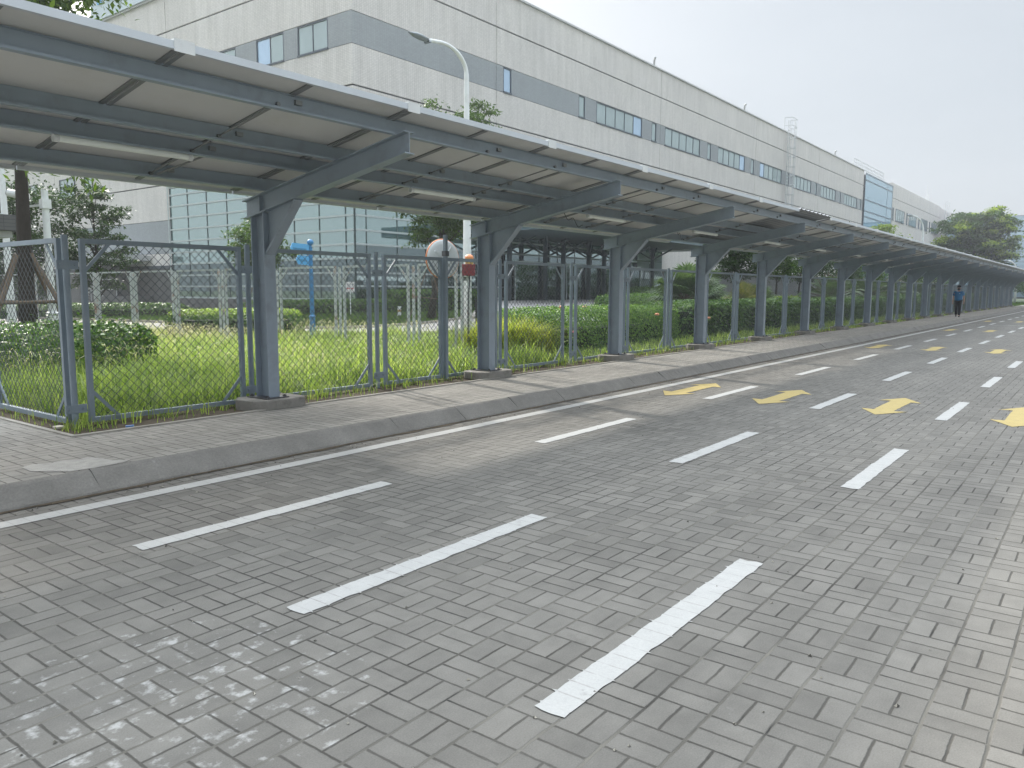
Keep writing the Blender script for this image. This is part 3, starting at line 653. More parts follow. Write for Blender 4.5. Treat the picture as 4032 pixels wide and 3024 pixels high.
# ------------------------------------------------------------ garden furniture
BS = empty('direction_sign', (14.45, 18.3, .15), label='blue post with ball finial and two blue arrow boards in the grass', cat='signpost')
MB().tube([(0, 0, 0), (0, 0, .62), (0, 0, .66), (0, 0, .70), (0, 0, 2.60)], [.085, .080, .10, .065, .055], 12).build('pole', 'blue', BS)
MB().sphere((0, 0, 2.76), .095, 14, 9).tube([(0, 0, 2.6), (0, 0, 2.68)], [.055, .035], 10).build('ball_finial', 'blue', BS, smooth=True)
for zz, L, hh_, nm in ((2.55, .62, .30, 0), (2.24, .46, .26, 1)):
    d = Vector((-.79, .61, 0)) * 1.0; d = Vector((-.98, .2, 0)).normalized(); q = MB(); nrm = Vector((d.y, -d.x, 0)) * .014
    P = [(.03, -hh_ / 2), (L - .07, -hh_ / 2), (L, 0), (L - .07, hh_ / 2), (.03, hh_ / 2)]
    k0 = len(q.V)
    for s_ in (-1, 1):
        for (a, b2) in P: q.V.append(d * a + Vector((0, 0, zz + b2 + a * .06)) + nrm * s_)
    q.F += [tuple(range(5))[::-1], tuple(range(5, 10))] + [(j, (j + 1) % 5, 5 + (j + 1) % 5, 5 + j) for j in range(5)]
    bo = fixn(q.build('sign_board', 'signblue', BS))
    t = MB(); rr = random.Random(3 + nm)
    for j in range(9 if nm == 0 else 5):
        a = .14 + j * .045
        t.bar(d * a + Vector((0, 0, zz - .035 + a * .06 + rr.uniform(-.01, .01))) + nrm * -1.25, d * (a + .028) + Vector((0, 0, zz + .02 + a * .06)) + nrm * -1.25, .012, .004)
        t.bar(d * a + Vector((0, 0, zz + .01 + a * .06)) + nrm * -1.25, d * (a + .035) + Vector((0, 0, zz + .01 + a * .06)) + nrm * -1.25, .010, .004)
    for v in t.V: pass
    t.build('lettering', 'ink', bo)

LP = empty('street_lamp', (21.55, 18.5, .15), label='tall white curved street lamp behind the second canopy column', cat='street lamp')
arc = [(0, 0, 0), (0, 0, 3), (0, 0, 6), (0, 0, 8.9)]
for i in range(1, 11):
    t = i / 10 * math.pi / 2 * 1.06; arc.append((-1.15 * (1 - math.cos(t)), 0, 8.9 + .78 * math.sin(t)))
arc.append((-1.75, 0, 9.62)); arc.append((-1.95, 0, 9.57))
MB().tube(arc, [.175, .145, .115, .085] + [.075] * 6 + [.062] * 6, 14).build('pole', 'pole', LP, smooth=True)
hd = MB(); hd.prism([(-.13, 9.50), (.13, 9.50), (.11, 9.56), (-.11, 9.56)], -2.0, -1.9)
fixn(hd.build('lamp_collar', 'lamp', LP))
h2 = MB()
for i in range(8):
    pass
h2.tube([(-1.9, 0, 9.56), (-2.05, 0, 9.57), (-2.3, 0, 9.60), (-2.55, 0, 9.63), (-2.85, 0, 9.64)], [.06, .12, .15, .13, .02], 12); 
for v in h2.V: v.z = 9.6 + (v.z - 9.6) * .55
h2.build('lamp_head', 'lamp', LP, smooth=True)

CP = empty('camera_pole', (9.1, 22.3, .15), label='white security camera pole with a bullet camera beside the staked tree', cat='camera pole')
MB().tube([(0, 0, 0), (0, 0, .72), (0, 0, .74), (0, 0, .80), (0, 0, .82), (0, 0, 3.98)], [.155, .150, .165, .165, .10, .082], 12).build('pole', 'pole', CP)
MB().box(-.11, .11, -.10, .10, 3.50, 3.74).bar((0, 0, 3.6), (-.32, .42, 3.55), .07, .05).tube([(-.27, .36, 3.58), (-.30, .40, 3.72), (-.33, .44, 3.78)], .035, 8).build('camera_bracket', 'pole', CP)
cm = MB(); a0 = Vector((-.24, .34, 3.80)); a1 = Vector((-.60, .70, 3.90)); cm.tube([a0, a0.lerp(a1, .05), a1], [.06, .095, .098], 12); cmo = cm.build('camera_body', 'pole', CP)
MB().tube([a1 - (a1 - a0) * .01, a1 + (a1 - a0) * .04], [.085, .08], 12).build('lens', 'black', cmo)
WP = empty('white_lamp_pole', (10.9, 29.9, .15), label='plain tall white pole at the far left behind the flat brick canopy', cat='pole')
MB().tube([(0, 0, 0), (0, 0, 1), (0, 0, 9)], [.15, .12, .07], 12).build('shaft', 'pole', WP)
GH = empty('gate_hut', (8.07, 24.05, .15), label='flat grey brick canopy slab of a gate hut at the left edge', cat='hut')
MB().box(-4.0, 1.35, .6, 4.0, 3.05, 3.48).build('roof_fascia', 'darkwall', GH)
MB().box(-3.9, 1.15, .8, 3.9, 2.86, 3.045).build('roof_soffit', 'cap', GH)
MB().box(-3.6, -.8, 1.2, 3.7, 0, 2.86).build('wall', 'darkwall', GH)
NB_ = empty('notice_sign', (29.7, 34.2, .15), label='small white notice board on a thin white post at the back hedge', cat='sign')
MB().tube([(0, 0, 0), (0, 0, 1.9)], .03, 8).build('post', 'pole', NB_)
nb = MB().bar((-.19, .15, 1.6), (.19, -.15, 1.6), .02, .58); nbo = nb.build('board', 'notice', NB_)
tt = MB(); dd_ = Vector((.79, -.61, 0)); nn = Vector((-.61, -.79, 0)) * .014
for j in range(3): 
    c0_ = dd_ * (-.13 + j * .13) + Vector((0, 0, 1.72)) + nn; tt.bar(c0_ - dd_ * .04, c0_ + dd_ * .04, .004, .03); tt.bar(c0_ + Vector((0, 0, .035)) - dd_ * .03, c0_ + Vector((0, 0, .035)) + dd_ * .03, .004, .015); tt.bar(c0_ + Vector((0, 0, -.035)), c0_ + Vector((0, 0, .05)), .004, .02)
tt.build('black_characters', 'ink', nbo)
tt = MB()
for j in range(4): c0_ = dd_ * (-.15 + j * .1) + Vector((0, 0, 1.52)) + nn; tt.bar(c0_ - dd_ * .04, c0_ + dd_ * .03, .004, .09)
tt.build('red_characters', 'redink', nbo)
BO = empty('garden_bollard', (30, 30.6, .15), label='short white bollard with a brown band on the mown lawn', cat='bollard')
MB().tube([(0, 0, 0), (0, 0, .26)], .1, 10).build('base', 'pole', BO); MB().tube([(0, 0, .26), (0, 0, .38)], .092, 10).build('band', 'amber', BO); MB().tube([(0, 0, .38), (0, 0, .56)], .1, 10).build('head', 'pole', BO)
tag(MB((26, 21.6, .15)).box(25.85, 26.5, 21.4, 21.75, .15, 1.17).box(25.82, 26.53, 21.37, 21.78, 1.17, 1.20).build('black_pedestal', 'black', bevel=.01), 'black rectangular pedestal beside the start of the entrance ramp', 'pedestal').location = (26, 21.6, .15)

# ------------------------------------------------------------ factory building (near)
FB = empty('factory_building', (35.3, 40, 0), label='long pale tiled factory building with grey window band and glass corner entrance', cat='building')
og = (35.3, 40, 0); YF = 40.0; XS = 35.3; BK = .3
jx = [35.3, 50.2, 78.6, 107.0, 135.9, 165.1]
levels = [(10.0, 14.74, 'wall'), (14.86, 17.36, 'wall'), (19.42, 22.14, 'wall'), (22.26, 24.95, 'wall')]
# long side (faces -Y): slabs 0.3 thick with joints, set in front of a dark backing
def seg(mb, xa, xb, z0, z1, y=YF, t=.3): mb.box(xa, xb, y, y + t, z0, z1)
bk = MB(og).box(35.6, 165.0, 40.10, 41.0, 0, 24.9).box(35.4, 36.0, 41.0, 130, 0, 24.9)
bk.build('joint_backing', 'back', FB)
w_ = MB(og)
for i in range(5):
    xa, xb = jx[i] + (.03 if i else .0), jx[i + 1] - .03
    for z0, z1, _ in levels: w_.box(xa, xb, YF, YF + .098, z0, z1)
    if i >= 2: w_.box(xa if i > 2 else 79.7, xb, YF, YF + .098, 3.95, 9.998)
w_.box(79.7, 107 - .03, YF - .001, YF + .097, 3.96, 9.9) if False else None
w_.box(78.63, 78.64, YF, YF + .098, 9.99, 9.998)
w_.box(78.57, 79.7, YF + .003, YF + .096, 3.95, 10.0) if False else None
w_.build('long_wall', 'wall', FB)
MB(og).box(79.7, 165.07, YF, YF + .098, .0, 3.88).build('lower_wall', 'darkwall', FB)
wins = [(51.1, 52.2), (62.3, 63.4), (65.4, 74.5), (76.6, 77.7), (79.7, 88.9), (91, 92.1), (94.2, 103.2), (105.4, 106.5), (108.7, 117.8), (120.0, 121.1), (123.1, 132.1), (134.2, 135.2), (137.4, 146.3), (148.5, 149.6), (151.8, 160.7), (162.8, 163.9)]
edges = [35.3] + [e for w in wins for e in w] + [165.07]
for i in range(0, len(edges), 2):
    a, b2 = edges[i], edges[i + 1]
    cuts = [a] + [j for j in jx[1:-1] if a < j < b2] + [b2]
    for c0_, c1_ in zip(cuts, cuts[1:]): MB(og).box(c0_ + (.03 if c0_ in jx[1:] else 0), c1_ - (.03 if c1_ in jx[1:-1] else 0), YF + .004, YF + .098, 17.40, 19.38).build('grey_band', 'band', FB)
def window(parent, a, b2, z0, z1, axis='x', fixed=YF, npan=None, og=og, blue=(), frame_t=.09, panemat='pane'):
    """framed window: axis x -> lies in a plane y=fixed facing -Y; axis y -> plane x=fixed facing -X"""
    P = (lambda u, v, w: (u, fixed + v, w)) if axis == 'x' else (lambda u, v, w: (fixed + v, u, w))
    def bx(m, u0, u1, v0, v1, w0, w1):
        p, q = P(u0, v0, w0), P(u1, v1, w1); m.box(min(p[0], q[0]), max(p[0], q[0]), min(p[1], q[1]), max(p[1], q[1]), w0, w1)
    m = MB(og); t = frame_t; n = npan or max(1, round((b2 - a) / 1.9))
    bx(m, a, b2, -.06, .09, z0 - .10, z0 + t * .5); bx(m, a, b2, .0, .09, z1 - t, z1); bx(m, a, a + t, -.0, .09, z0 + t * .5, z1 - t); bx(m, b2 - t * 1.0, b2, -.0, .09, z0 + t * .5, z1 - t)
    for i in range(1, n): u = a + (b2 - a) * i / n; bx(m, u - .035, u + .035, .03, .09, z0 + t * .5, z1 - t)
    f = m.build('window', 'wframe', parent)
    for i in range(n):
        u0 = a + (b2 - a) * i / n + .04; u1 = a + (b2 - a) * (i + 1) / n - .04
        g = MB(og); bx(g, u0, u1, .07, .085, z0 + t * .5, z1 - t); g.build('pane', 'panedark' if i in blue else panemat, f)
    return f
for i, (a, b2) in enumerate(wins):
    window(FB, a, b2, 17.45, 19.36, npan=(5 if b2 - a > 5 else 1), blue={0: (0,), 2: (4,), 8: (0,), 6: (4,)}.get(i, ()))
# lower windows on the dark wall further along
for a in (92.0, 100.5, 109, 117.5, 126): window(FB, a, a + 5.2, 1.7, 3.3, npan=4)
# short side (faces -X)
s_ = MB(og)
jy = [40.098, 62.2, 84.0, 106.0, 130]
for i in range(4):
    ya, yb_ = jy[i] + (.03 if i else 0), jy[i + 1] - (.03 if i < 3 else 0)
    for z0, z1, _ in levels:
        if z0 == 10.0: 
            ya2 = ya
            s_.box(XS, XS + .098, ya2, yb_, 10.3, 14.74)
        else: s_.box(XS, XS + .098, ya, yb_, z0, z1)
s_.box(XS, XS + .098, 62.83, 78, 7.36, 10.2); s_.box(XS, XS + .098, 62.83, 130, 3.62, 4.60)
s_.box(XS, XS + .098, 78.03, 130, 7.36, 10.2)
s_.box(XS, XS + .098, 40.098, 62.2, 9.98, 10.26)
s_.build('short_wall', 'wall', FB)
MB(og).box(XS + .004, XS + .098, 62.83, 80, 4.63, 7.32).build('lower_grey_band', 'band', FB)
MB(og).box(XS, XS + .098, 80.03, 130, 4.64, 7.3).build('end_wall', 'wall', FB)
MB(og).box(XS - .02, XS + .098, 62.83, 130, 0, 3.3).build('dark_base_wall', 'darkwall', FB)
MB(og).box(XS - .12, XS + .098, 62.83, 130, 3.33, 3.6).build('fascia_strip', 'back', FB)
swins = [(42.3, 45.5), (47.0, 50.2), (52.7, 56.2), (58.5, 62.0), (66, 69.2), (72, 75)]
edges = [40.098] + [e for w in swins for e in w] + [130]
for i in range(0, len(edges), 2): MB(og).box(XS + .004, XS + .098, edges[i], edges[i + 1], 17.40, 19.38).build('grey_band', 'band', FB)
for i, (a, b2) in enumerate(swins): window(FB, a, b2, 17.45, 19.36, 'y', XS, npan=2, blue=((1,) if i == 1 else ()))
for (a, b2) in ((76.0, 77.6), (79.6, 82.8), (88, 91.2), (96, 99.2)): window(FB, a, b2, 10.4, 12.2, 'y', XS - .13, npan=2)
MB(og).box(35.12, 35.45, 39.95, 130, 24.96, 25.10).box(35.45, 165.1, 39.85, 40.3, 24.96, 25.10).build('parapet_cap', 'cap', FB)
# roof-top box with blue letters at the far end of the short side
rb_ = MB(og).box(35.0, 60, 71.0 + 3.0, 110, 24.2, 24.9) if False else MB(og).box(35.05, 50, 73.8, 110, 25.11, 33); rb_ = MB(og).box(35.6, 52, 45.0, 74.0, 25.2, 25.3) if False else None
rbx = MB(og).box(35.02, 35.29, 52, 74.0, 25.12, 31).build('rooftop_sign_wall', 'bluewhite', FB)
lt = MB(og)
for (y_, w__) in ((72.4, .9), (70.9, .7)):
    lt.prism([(y_ + w__ / 2 + .25, 28.2), (y_ - w__ / 2 + .25, 28.2), (y_ - w__ / 2 - .1, 26.35), (y_ + w__ / 2 - .3, 26.35)], 34.9, 35.0)
fixn(lt.build('blue_letter', 'signblue', rbx))
# curtain wall glass at the corner
def curtain(parent, axis, fixed, us, zs, og, mat, mull='mull', lower=None, lowz=0, t=.05, depth=.06, dmull='darkmull'):
    P = (lambda u, v, w: (u, fixed + v, w)) if axis == 'x' else (lambda u, v, w: (fixed + v, u, w))
    def bx(m, u0, u1, v0, v1, w0, w1):
        p, q = P(u0, v0, w0), P(u1, v1, w1); m.box(min(p[0], q[0]), max(p[0], q[0]), min(p[1], q[1]), max(p[1], q[1]), w0, w1)
    zc = max([z for z in zs if z <= lowz], default=zs[0])
    root = MB(og)
    r_ = random.Random(int(fixed))
    for i in range(len(us) - 1):
        for j in range(len(zs) - 1):
            if lower and zs[j] < lowz: continue
            o_ = r_.uniform(0, .006); bx(root, us[i] + .02, us[i + 1] - .02, .03 + o_, .04 + o_, zs[j] + .02, zs[j + 1] - .02)
    ro = root.build('glass_wall', mat, parent)
    if lower:
        lo = MB(og)
        for i in range(len(us) - 1):
            for j in range(len(zs) - 1):
                if zs[j] < lowz: bx(lo, us[i] + .02, us[i + 1] - .02, .03, .04, zs[j] + .02, zs[j + 1] - .02)
        lo.build('lower_glass', lower, ro)
    m = MB(og)
    for u in us: bx(m, u - t / 2, u + t / 2, -.01, .05, zs[0], zs[-1])
    m.build('mullions', dmull, ro)
    m = MB(og)
    for z in zs: bx(m, us[0], us[-1], -depth, .055, z - t * 1.3, z + t * 1.3)
    m.build('transoms', mull, ro)
    return ro
gz_ = [.95 + .93 * i for i in range(10)] + [9.92]
gz_ = [.95, 1.85, 2.75, 3.70, 4.62, 5.55, 6.5, 7.45, 8.4, 9.3, 9.92]
curtain(FB, 'y', 35.18, [40.0, 40.85, 43.55, 46.3, 49.05, 51.8, 54.5, 57.25, 60.0, 62.65], gz_, og, 'curtain', lower='curtaindark', lowz=3.0)
curtain(FB, 'x', 39.92, [35.24, 36.2] + [36.2 + 2.85 * i for i in range(1, 16)] + [79.6], gz_, og, 'curtain', lower='curtaindark', lowz=4.0)
MB(og).box(35.05, 35.09, 62.70, 62.82, .9, 10.2).box(35.05, 35.098, 39.9, 62.7, 9.96, 10.25).build('glass_end_trim', 'mull', FB)
MB(og).box(35.0, 35.16, 40, 62.7, .1, .88).box(35.0, 79.6, 39.75, 39.9, .1, .88).build('plinth', 'darkwall', FB)
# side door canopy, stair rail
MB(og).box(32.2, 35.2, 66.2, 74.5, 4.05, 4.5).box(32.6, 35.2, 67, 74.2, 3.8, 4.04).build('door_canopy', 'cap', FB)
MB(og).box(33.2, 34.2, 68.6, 70.9, .1, 3.79).build('door_pier', 'darkwall', FB)
dr = MB(og)
for j in range(4):
    z = 1.0 + j * .28; dr.tube([(33, 74.5, z - .3), (33, 71.0, z + .9 - .3), (33, 68, z + .6)], .035, 6)
    dr.tube([(34.3, 74.5, z - .3), (34.3, 71.0, z + .9 - .3)], .035, 6)
for y_ in (74.5, 72.7, 71, 68): dr.tube([(33, y_, .1), (33, y_, 2.45)], .035, 6)
dr.build('stair_rail', 'galv', FB)
MB(og).box(32.9, 35.2, 66, 71, .1, 1.0).box(32.9, 35.2, 71, 72.2, .1, .7).box(32.9, 35.2, 72.2, 73.4, .1, .4).build('door_steps', 'darkwall', FB)
# entrance canopy with branching columns
cn = MB(og).box(45.5, 79.6, 31.5, 39.7, 5.9, 6.7); cno = cn.build('entrance_canopy', 'canopy', FB)
so_ = MB(og)
for i in range(16): so_.box(76.0, 79.55, 31.6 + i * .5, 31.6 + i * .5 + .46, 5.86, 5.895)
so_.build('soffit_boards', 'soffit', cno)
for i, X in enumerate((49.0, 53.9, 56.6, 60.7, 63.4, 68.2, 73.1)):
    cc = MB(og); cc.tube([(X, 37.7, .7), (X, 37.7, 5.9)], .2, 12)
    for dx, dy in ((-1.7, -1.3), (1.7, -1.3), (-1.7, 1.3), (1.7, 1.3)): cc.tube([(X, 37.7, 4.75), (X + dx, 37.7 + dy, 5.88)], .085, 8)
    cc.build('canopy_column', 'ccol', cno, smooth=True)
dv = MB(og).box(57.5, 57.6, 37.95, 38.05, .8, 3.9).box(57.5, 71, 37.9, 38.0, 3.75, 3.95).box(64, 64.08, 37.9, 38, .8, 3.75).box(70.9, 71, 37.9, 38, .8, 3.75).box(50, 50.1, 37.9, 38, .8, 3.9).box(50, 57.5, 37.9, 38, 3.8, 3.95)
dv.build('entrance_porch_frame', 'mull', FB)
MB(og).box(50.1, 57.5, 37.97, 37.99, .8, 3.8).box(57.6, 64, 37.97, 37.99, .8, 3.75).box(64.08, 70.9, 37.97, 37.99, .8, 3.75).build('entrance_glass', 'curtaindark', FB)
for i_ in range(2):
    for j_ in range(5): MB(og).box(73.75 + i_ * 2.9, 76.55 + i_ * 2.9, 39.835, 39.845, 1.0 + j_ * .95, 1.88 + j_ * .95).build('pale_glass_pane', 'pane', FB)  # paler panes laid in front of the dark lower glass
# roof ladders, vents
def ladder(parent, X, y, zt, zb, og):
    m = MB(og)
    for xx_ in (X - .35, X + .35): m.tube([(xx_, y, zb), (xx_, y, zt + 1.6)], .05, 6)
    z = zb
    while z < zt + 1.5: m.tube([(X - .35, y, z), (X + .35, y, z)], .03, 5); z += .45
    z = zb + 1.5
    while z < zt + 1.7:
        m.tube([(X - .55, y, z), (X - .65, y - .6, z), (X - .25, y - 1.0, z), (X + .25, y - 1.0, z), (X + .65, y - .6, z), (X + .55, y, z)], .04, 5); z += 1.35
    for dx, dy in ((-.65, -.6), (-.25, -1), (.25, -1), (.65, -.6)): m.tube([(X + dx, y + dy, zb + 1.5), (X + dx, y + dy, zt + 1.6)], .035, 5)
    for xx_ in (X - 1.2, X + 1.2):
        m.tube([(xx_, y + .3, zt), (xx_, y + .3, zt + 1.8), (xx_, y - .8, zt + 1.8)], .05, 5)
    for zz in (zt + .7, zt + 1.8): m.tube([(X - 1.2, y - .8, zz), (X - 1.2, y + .3, zz)], .05, 5); m.tube([(X - 1.2, y - .8, zz), (X + 1.2, y - .8, zz)], .045, 5); m.tube([(X + 1.2, y - .8, zz), (X + 1.2, y + .3, zz)], .05, 5)
    return m
ladder(FB, 119.0, 39.6, 25.0, 9, og).build('roof_ladder', 'galv', FB)
for X in (78.0, 103.9, 146.8):
    MB(og).tube([(X, 40.6, 25), (X, 40.6, 26.0), (X - .12, 40.45, 26.2), (X - .55, 40.2, 26.1)], .12, 8).build('vent_pipe', 'cap', FB, smooth=True)
# glass stair bay and far wing
FW = empty('far_factory_wing', (165.2, 40, 0), label='farther factory wing with a tall blue glass stair bay', cat='building'); og2 = (165.2, 40, 0)
MB(og2).box(165.3, 189, 39.9, 45, 0, 24.3).build('bay_wall', 'back', FW)
curtain(FW, 'x', 39.7, [165.3, 184.2, 189.0], [.5, 4.5, 8.5, 12.5, 16.3, 17.4, 19.6, 23.3, 24.5], og2, 'blueglass', mull='baymull', t=.09, dmull='baymull')
rr_ = MB(og2)
for z in (24.9, 25.5, 26.1): rr_.tube([(158, 40.2, z + .35), (182, 40.2, z + .35)], .05, 5)
for i in range(17): rr_.tube([(158 + i * 1.5, 40.2, 24.5), (158 + i * 1.5, 40.2, 26.45)], .05, 5)
rr_.build('roof_railing', 'galv', FW)
w_ = MB(og2).box(189.1, 251, 40, 40.5, 22.3, 25.4).box(189.1, 251, 40, 40.5, 14.3, 22.2).box(189.1, 251, 40, 40.5, 3.9, 14.2).box(189.3, 274, 40.4, 60, 0, 25.3).box(251.2, 274, 40, 40.5, 3.9, 25.0)
w_.build('wing_wall', 'wall', FW)
MB(og2).box(189.1, 274, 40.05, 40.52, 0, 3.85).build('wing_lower_wall', 'darkwall', FW)
for (a, b2) in ((190.9, 192.1), (194.3, 203.4), (206, 207), (208.8, 217.5), (220.4, 221.5), (223.9, 232.3), (235, 236), (238.2, 247.1)):
    window(FW, a, b2, 17.5, 20.2, npan=(4 if b2 - a > 5 else 1), og=og2, fixed=YF - .1)
ladder(FW, 255.0, 39.5, 25.3, 9, og2).build('roof_ladder', 'galv', FW)
MB(og2).tube([(247, 43, 25), (247, 43, 31)], .08, 5).tube([(250, 43, 25), (249.3, 43, 29)], .1, 5).tube([(245, 43, 25), (245, 43, 28)], .06, 5).build('antenna', 'galv', FW)
FG = empty('glass_office', (243, 10, 0), label='distant blue glass office building at the right edge behind the tree', cat='building'); og3 = (243, 10, 0)
MB(og3).box(243.3, 280, -20, 37, 0, 21.3).build('core', 'back', FG)
curtain(FG, 'y', 243, [-20 + i * 3.17 for i in range(19)], [.5 + 1.3 * i for i in range(17)], og3, 'blueglass', mull='baymull', t=.07, dmull='baymull')

# ------------------------------------------------------------ vegetation
def leaves(P, size, up_bias=.6, seed=0, aspect=.5, droop=0.0, N=None):
    """P (n,3): one rhombic leaf of 4 corners per point"""
    r = np.random.default_rng(seed); n = len(P); sz = (size * r.uniform(.6, 1.3, n))[:, None]
    nrm = r.normal(size=(n, 3)); nrm[:, 2] = np.abs(nrm[:, 2]) + up_bias
    if N is not None: nrm = nrm * .6 + N
    nrm /= np.linalg.norm(nrm, axis=1)[:, None]
    a = r.normal(size=(n, 3)); a[:, 2] -= droop; a -= nrm * (a * nrm).sum(1)[:, None]; a /= np.linalg.norm(a, axis=1)[:, None]
    b = np.cross(nrm, a)
    V = np.stack([P, P + a * sz * .45 + b * sz * aspect * .5 + nrm * sz * .06, P + a * sz, P + a * sz * .45 - b * sz * aspect * .5 + nrm * sz * .06], 1)
    return V.reshape(-1, 3)
def blades(P, h, w, lean=.35, seed=0, curve=.5):
    """two-quad grass blades"""
    r = np.random.default_rng(seed); n = len(P); H = (h * r.uniform(.5, 1.35, n))[:, None]; an = r.uniform(0, 2 * math.pi, n)
    d = np.stack([np.cos(an), np.sin(an), np.zeros(n)], 1); s = np.stack([-np.sin(an), np.cos(an), np.zeros(n)], 1)
    L = (r.uniform(0, 1, n)[:, None]) * lean; Wd = w * r.uniform(.7, 1.3, n)[:, None]
    m = P + d * H * L * .4 + np.array([0, 0, 1]) * H * .6; t = P + d * H * L * (1 + curve) + np.array([0, 0, 1]) * H * (1 - L * .35)
    V = np.stack([P - s * Wd / 2, P + s * Wd / 2, m + s * Wd * .4, m - s * Wd * .4, t + s * Wd * .06, t - s * Wd * .06], 1).reshape(-1, 3)
    k = np.arange(n)[:, None] * 6; F = np.concatenate([k + [0, 1, 2, 3], k + [3, 2, 4, 5]], 0)
    return V, F
def inpoly(x, y, poly):
    c = np.zeros(len(x), bool); j = len(poly) - 1
    for i in range(len(poly)):
        xi, yi = poly[i]; xj, yj = poly[j]
        c ^= ((yi > y) != (yj > y)) & (x < (xj - xi) * (y - yi) / (yj - yi + 1e-12) + xi); j = i
    return c
def rect(n, x0, x1, y0, y1, seed):
    r = np.random.default_rng(seed); return r.uniform(x0, x1, n), r.uniform(y0, y1, n)
GV, GF, off = [], [], 0
def addb(x, y, z, h, w, seed, lean=.45):
    global off
    k = ~inpoly(x, y, pth); x, y = x[k], y[k]
    n = len(x)
    if n == 0: return
    cl_ = .5 + .25 * (np.sin(x * 3.1 + np.sin(y * 2.3) * 2) + np.sin(y * 4.7 + x * 1.9 + np.sin(x * 6.1)))     # tufts: tall and short patches
    k = rng.random(n) < .55 + .6 * cl_; x, y, cl_ = x[k], y[k], cl_[k]; n = len(x)
    V, F = blades(np.stack([x, y, np.full(n, z)], 1), h * (.55 + .95 * cl_), w, lean, seed); GV.append(V); GF.append(F + off); off += len(V)
addb(*rect(17000, 3.72, 13, 8.55, 12.4, 1), .13, .27, .015, 1, .9)
addb(*rect(2500, 3.72, 13, 8.62, 12.4, 41), .13, .40, .018, 41, .8)
addb(*rect(16000, 3.9, 16.5, 12.4, 17.5, 2), .14, .32, .021, 2, .8)
addb(*rect(18000, 3.9, 17, 17.5, 30, 3), .14, .21, .03, 3, .8)
x_, y_ = rect(5500, 3.4, 30, 7.98, 8.6, 4); k_ = rng.random(5500) < np.clip((y_ - 7.9) / .6, .15, 1); addb(x_[k_], y_[k_], .12, .15, .012, 4, 1.0)
addb(*rect(7000, 30, 96, 7.98, 8.6, 5), .13, .10, .02, 5, .8)
addb(*rect(9000, 11, 60, 8.62, 9.7, 6), .14, .16, .014, 6)
addb(*rect(1500, 3.36, 3.75, 8.0, 24, 7), .13, .10, .009, 7, .8)
tag(imesh('tall_grass', np.concatenate(GV), np.concatenate(GF), 'grass'), 'bright green overgrown grass filling the garden behind the fence', 'grass', kind='stuff')
# mown lawn further back
GV, GF, off = [], [], 0
addb(*rect(26000, 16.8, 32, 22.5, 46, 8), .15, .10, .03, 8)
addb(*rect(16000, 20, 50, 24, 40, 9), .15, .12, .04, 9)
addb(*rect(5000, 96, 130, 7.9, 13, 19), .15, .12, .05, 19)
tag(imesh('mown_lawn', np.concatenate(GV), np.concatenate(GF), 'grassd'), 'darker mown lawn between the path and the building', 'grass', kind='stuff')
# feathery seed heads
def seedheads(name, spots, mat, label):
    V, F = [], []; k = 0; r = random.Random(5)
    for (x0, y0, x1, y1, n, h) in spots:
        for _ in range(n):
            p = Vector((r.uniform(x0, x1), r.uniform(y0, y1), .15)); a = r.uniform(0, 6.28); H = h * r.uniform(.7, 1.25); ln_ = r.uniform(.15, .55)
            d = Vector((math.cos(a), math.sin(a), 0)); pts = [p, p + d * H * ln_ * .25 + Vector((0, 0, H * .55)), p + d * H * ln_ * .7 + Vector((0, 0, H * .9)), p + d * H * ln_ * 1.15 + Vector((0, 0, H * (1.02 - .1 * ln_))), p + d * H * ln_ * 1.5 + Vector((0, 0, H * (.98 - .25 * ln_)))]
            ws = [.0015, .0015, .003, .007, .001]; s_ = Vector((-d.y, d.x, 0)); s_ = (s_ + Vector((r.uniform(-.5, .5), r.uniform(-.5, .5), r.uniform(-.5, .5)))).normalized()
            for q, w in zip(pts, ws): V.append(q + s_ * w); V.append(q - s_ * w)
            for i in range(4): F.append((k + 2 * i, k + 2 * i + 1, k + 2 * i + 3, k + 2 * i + 2))
            k += 10
    return tag(imesh(name, np.array([tuple(v) for v in V]), F, mat), label, 'grass', kind='stuff')
seedheads('seed_heads', [(5.5, 14.5, 11.5, 20, 650, .45), (6.5, 8.9, 11, 12.5, 260, .42), (8, 17, 12.0, 25, 1000, .45), (3.9, 12.2, 7.6, 13.1, 120, .45), (13, 14, 16, 19, 350, .5)], 'seed', 'pale feathery seed heads standing above the tall grass')

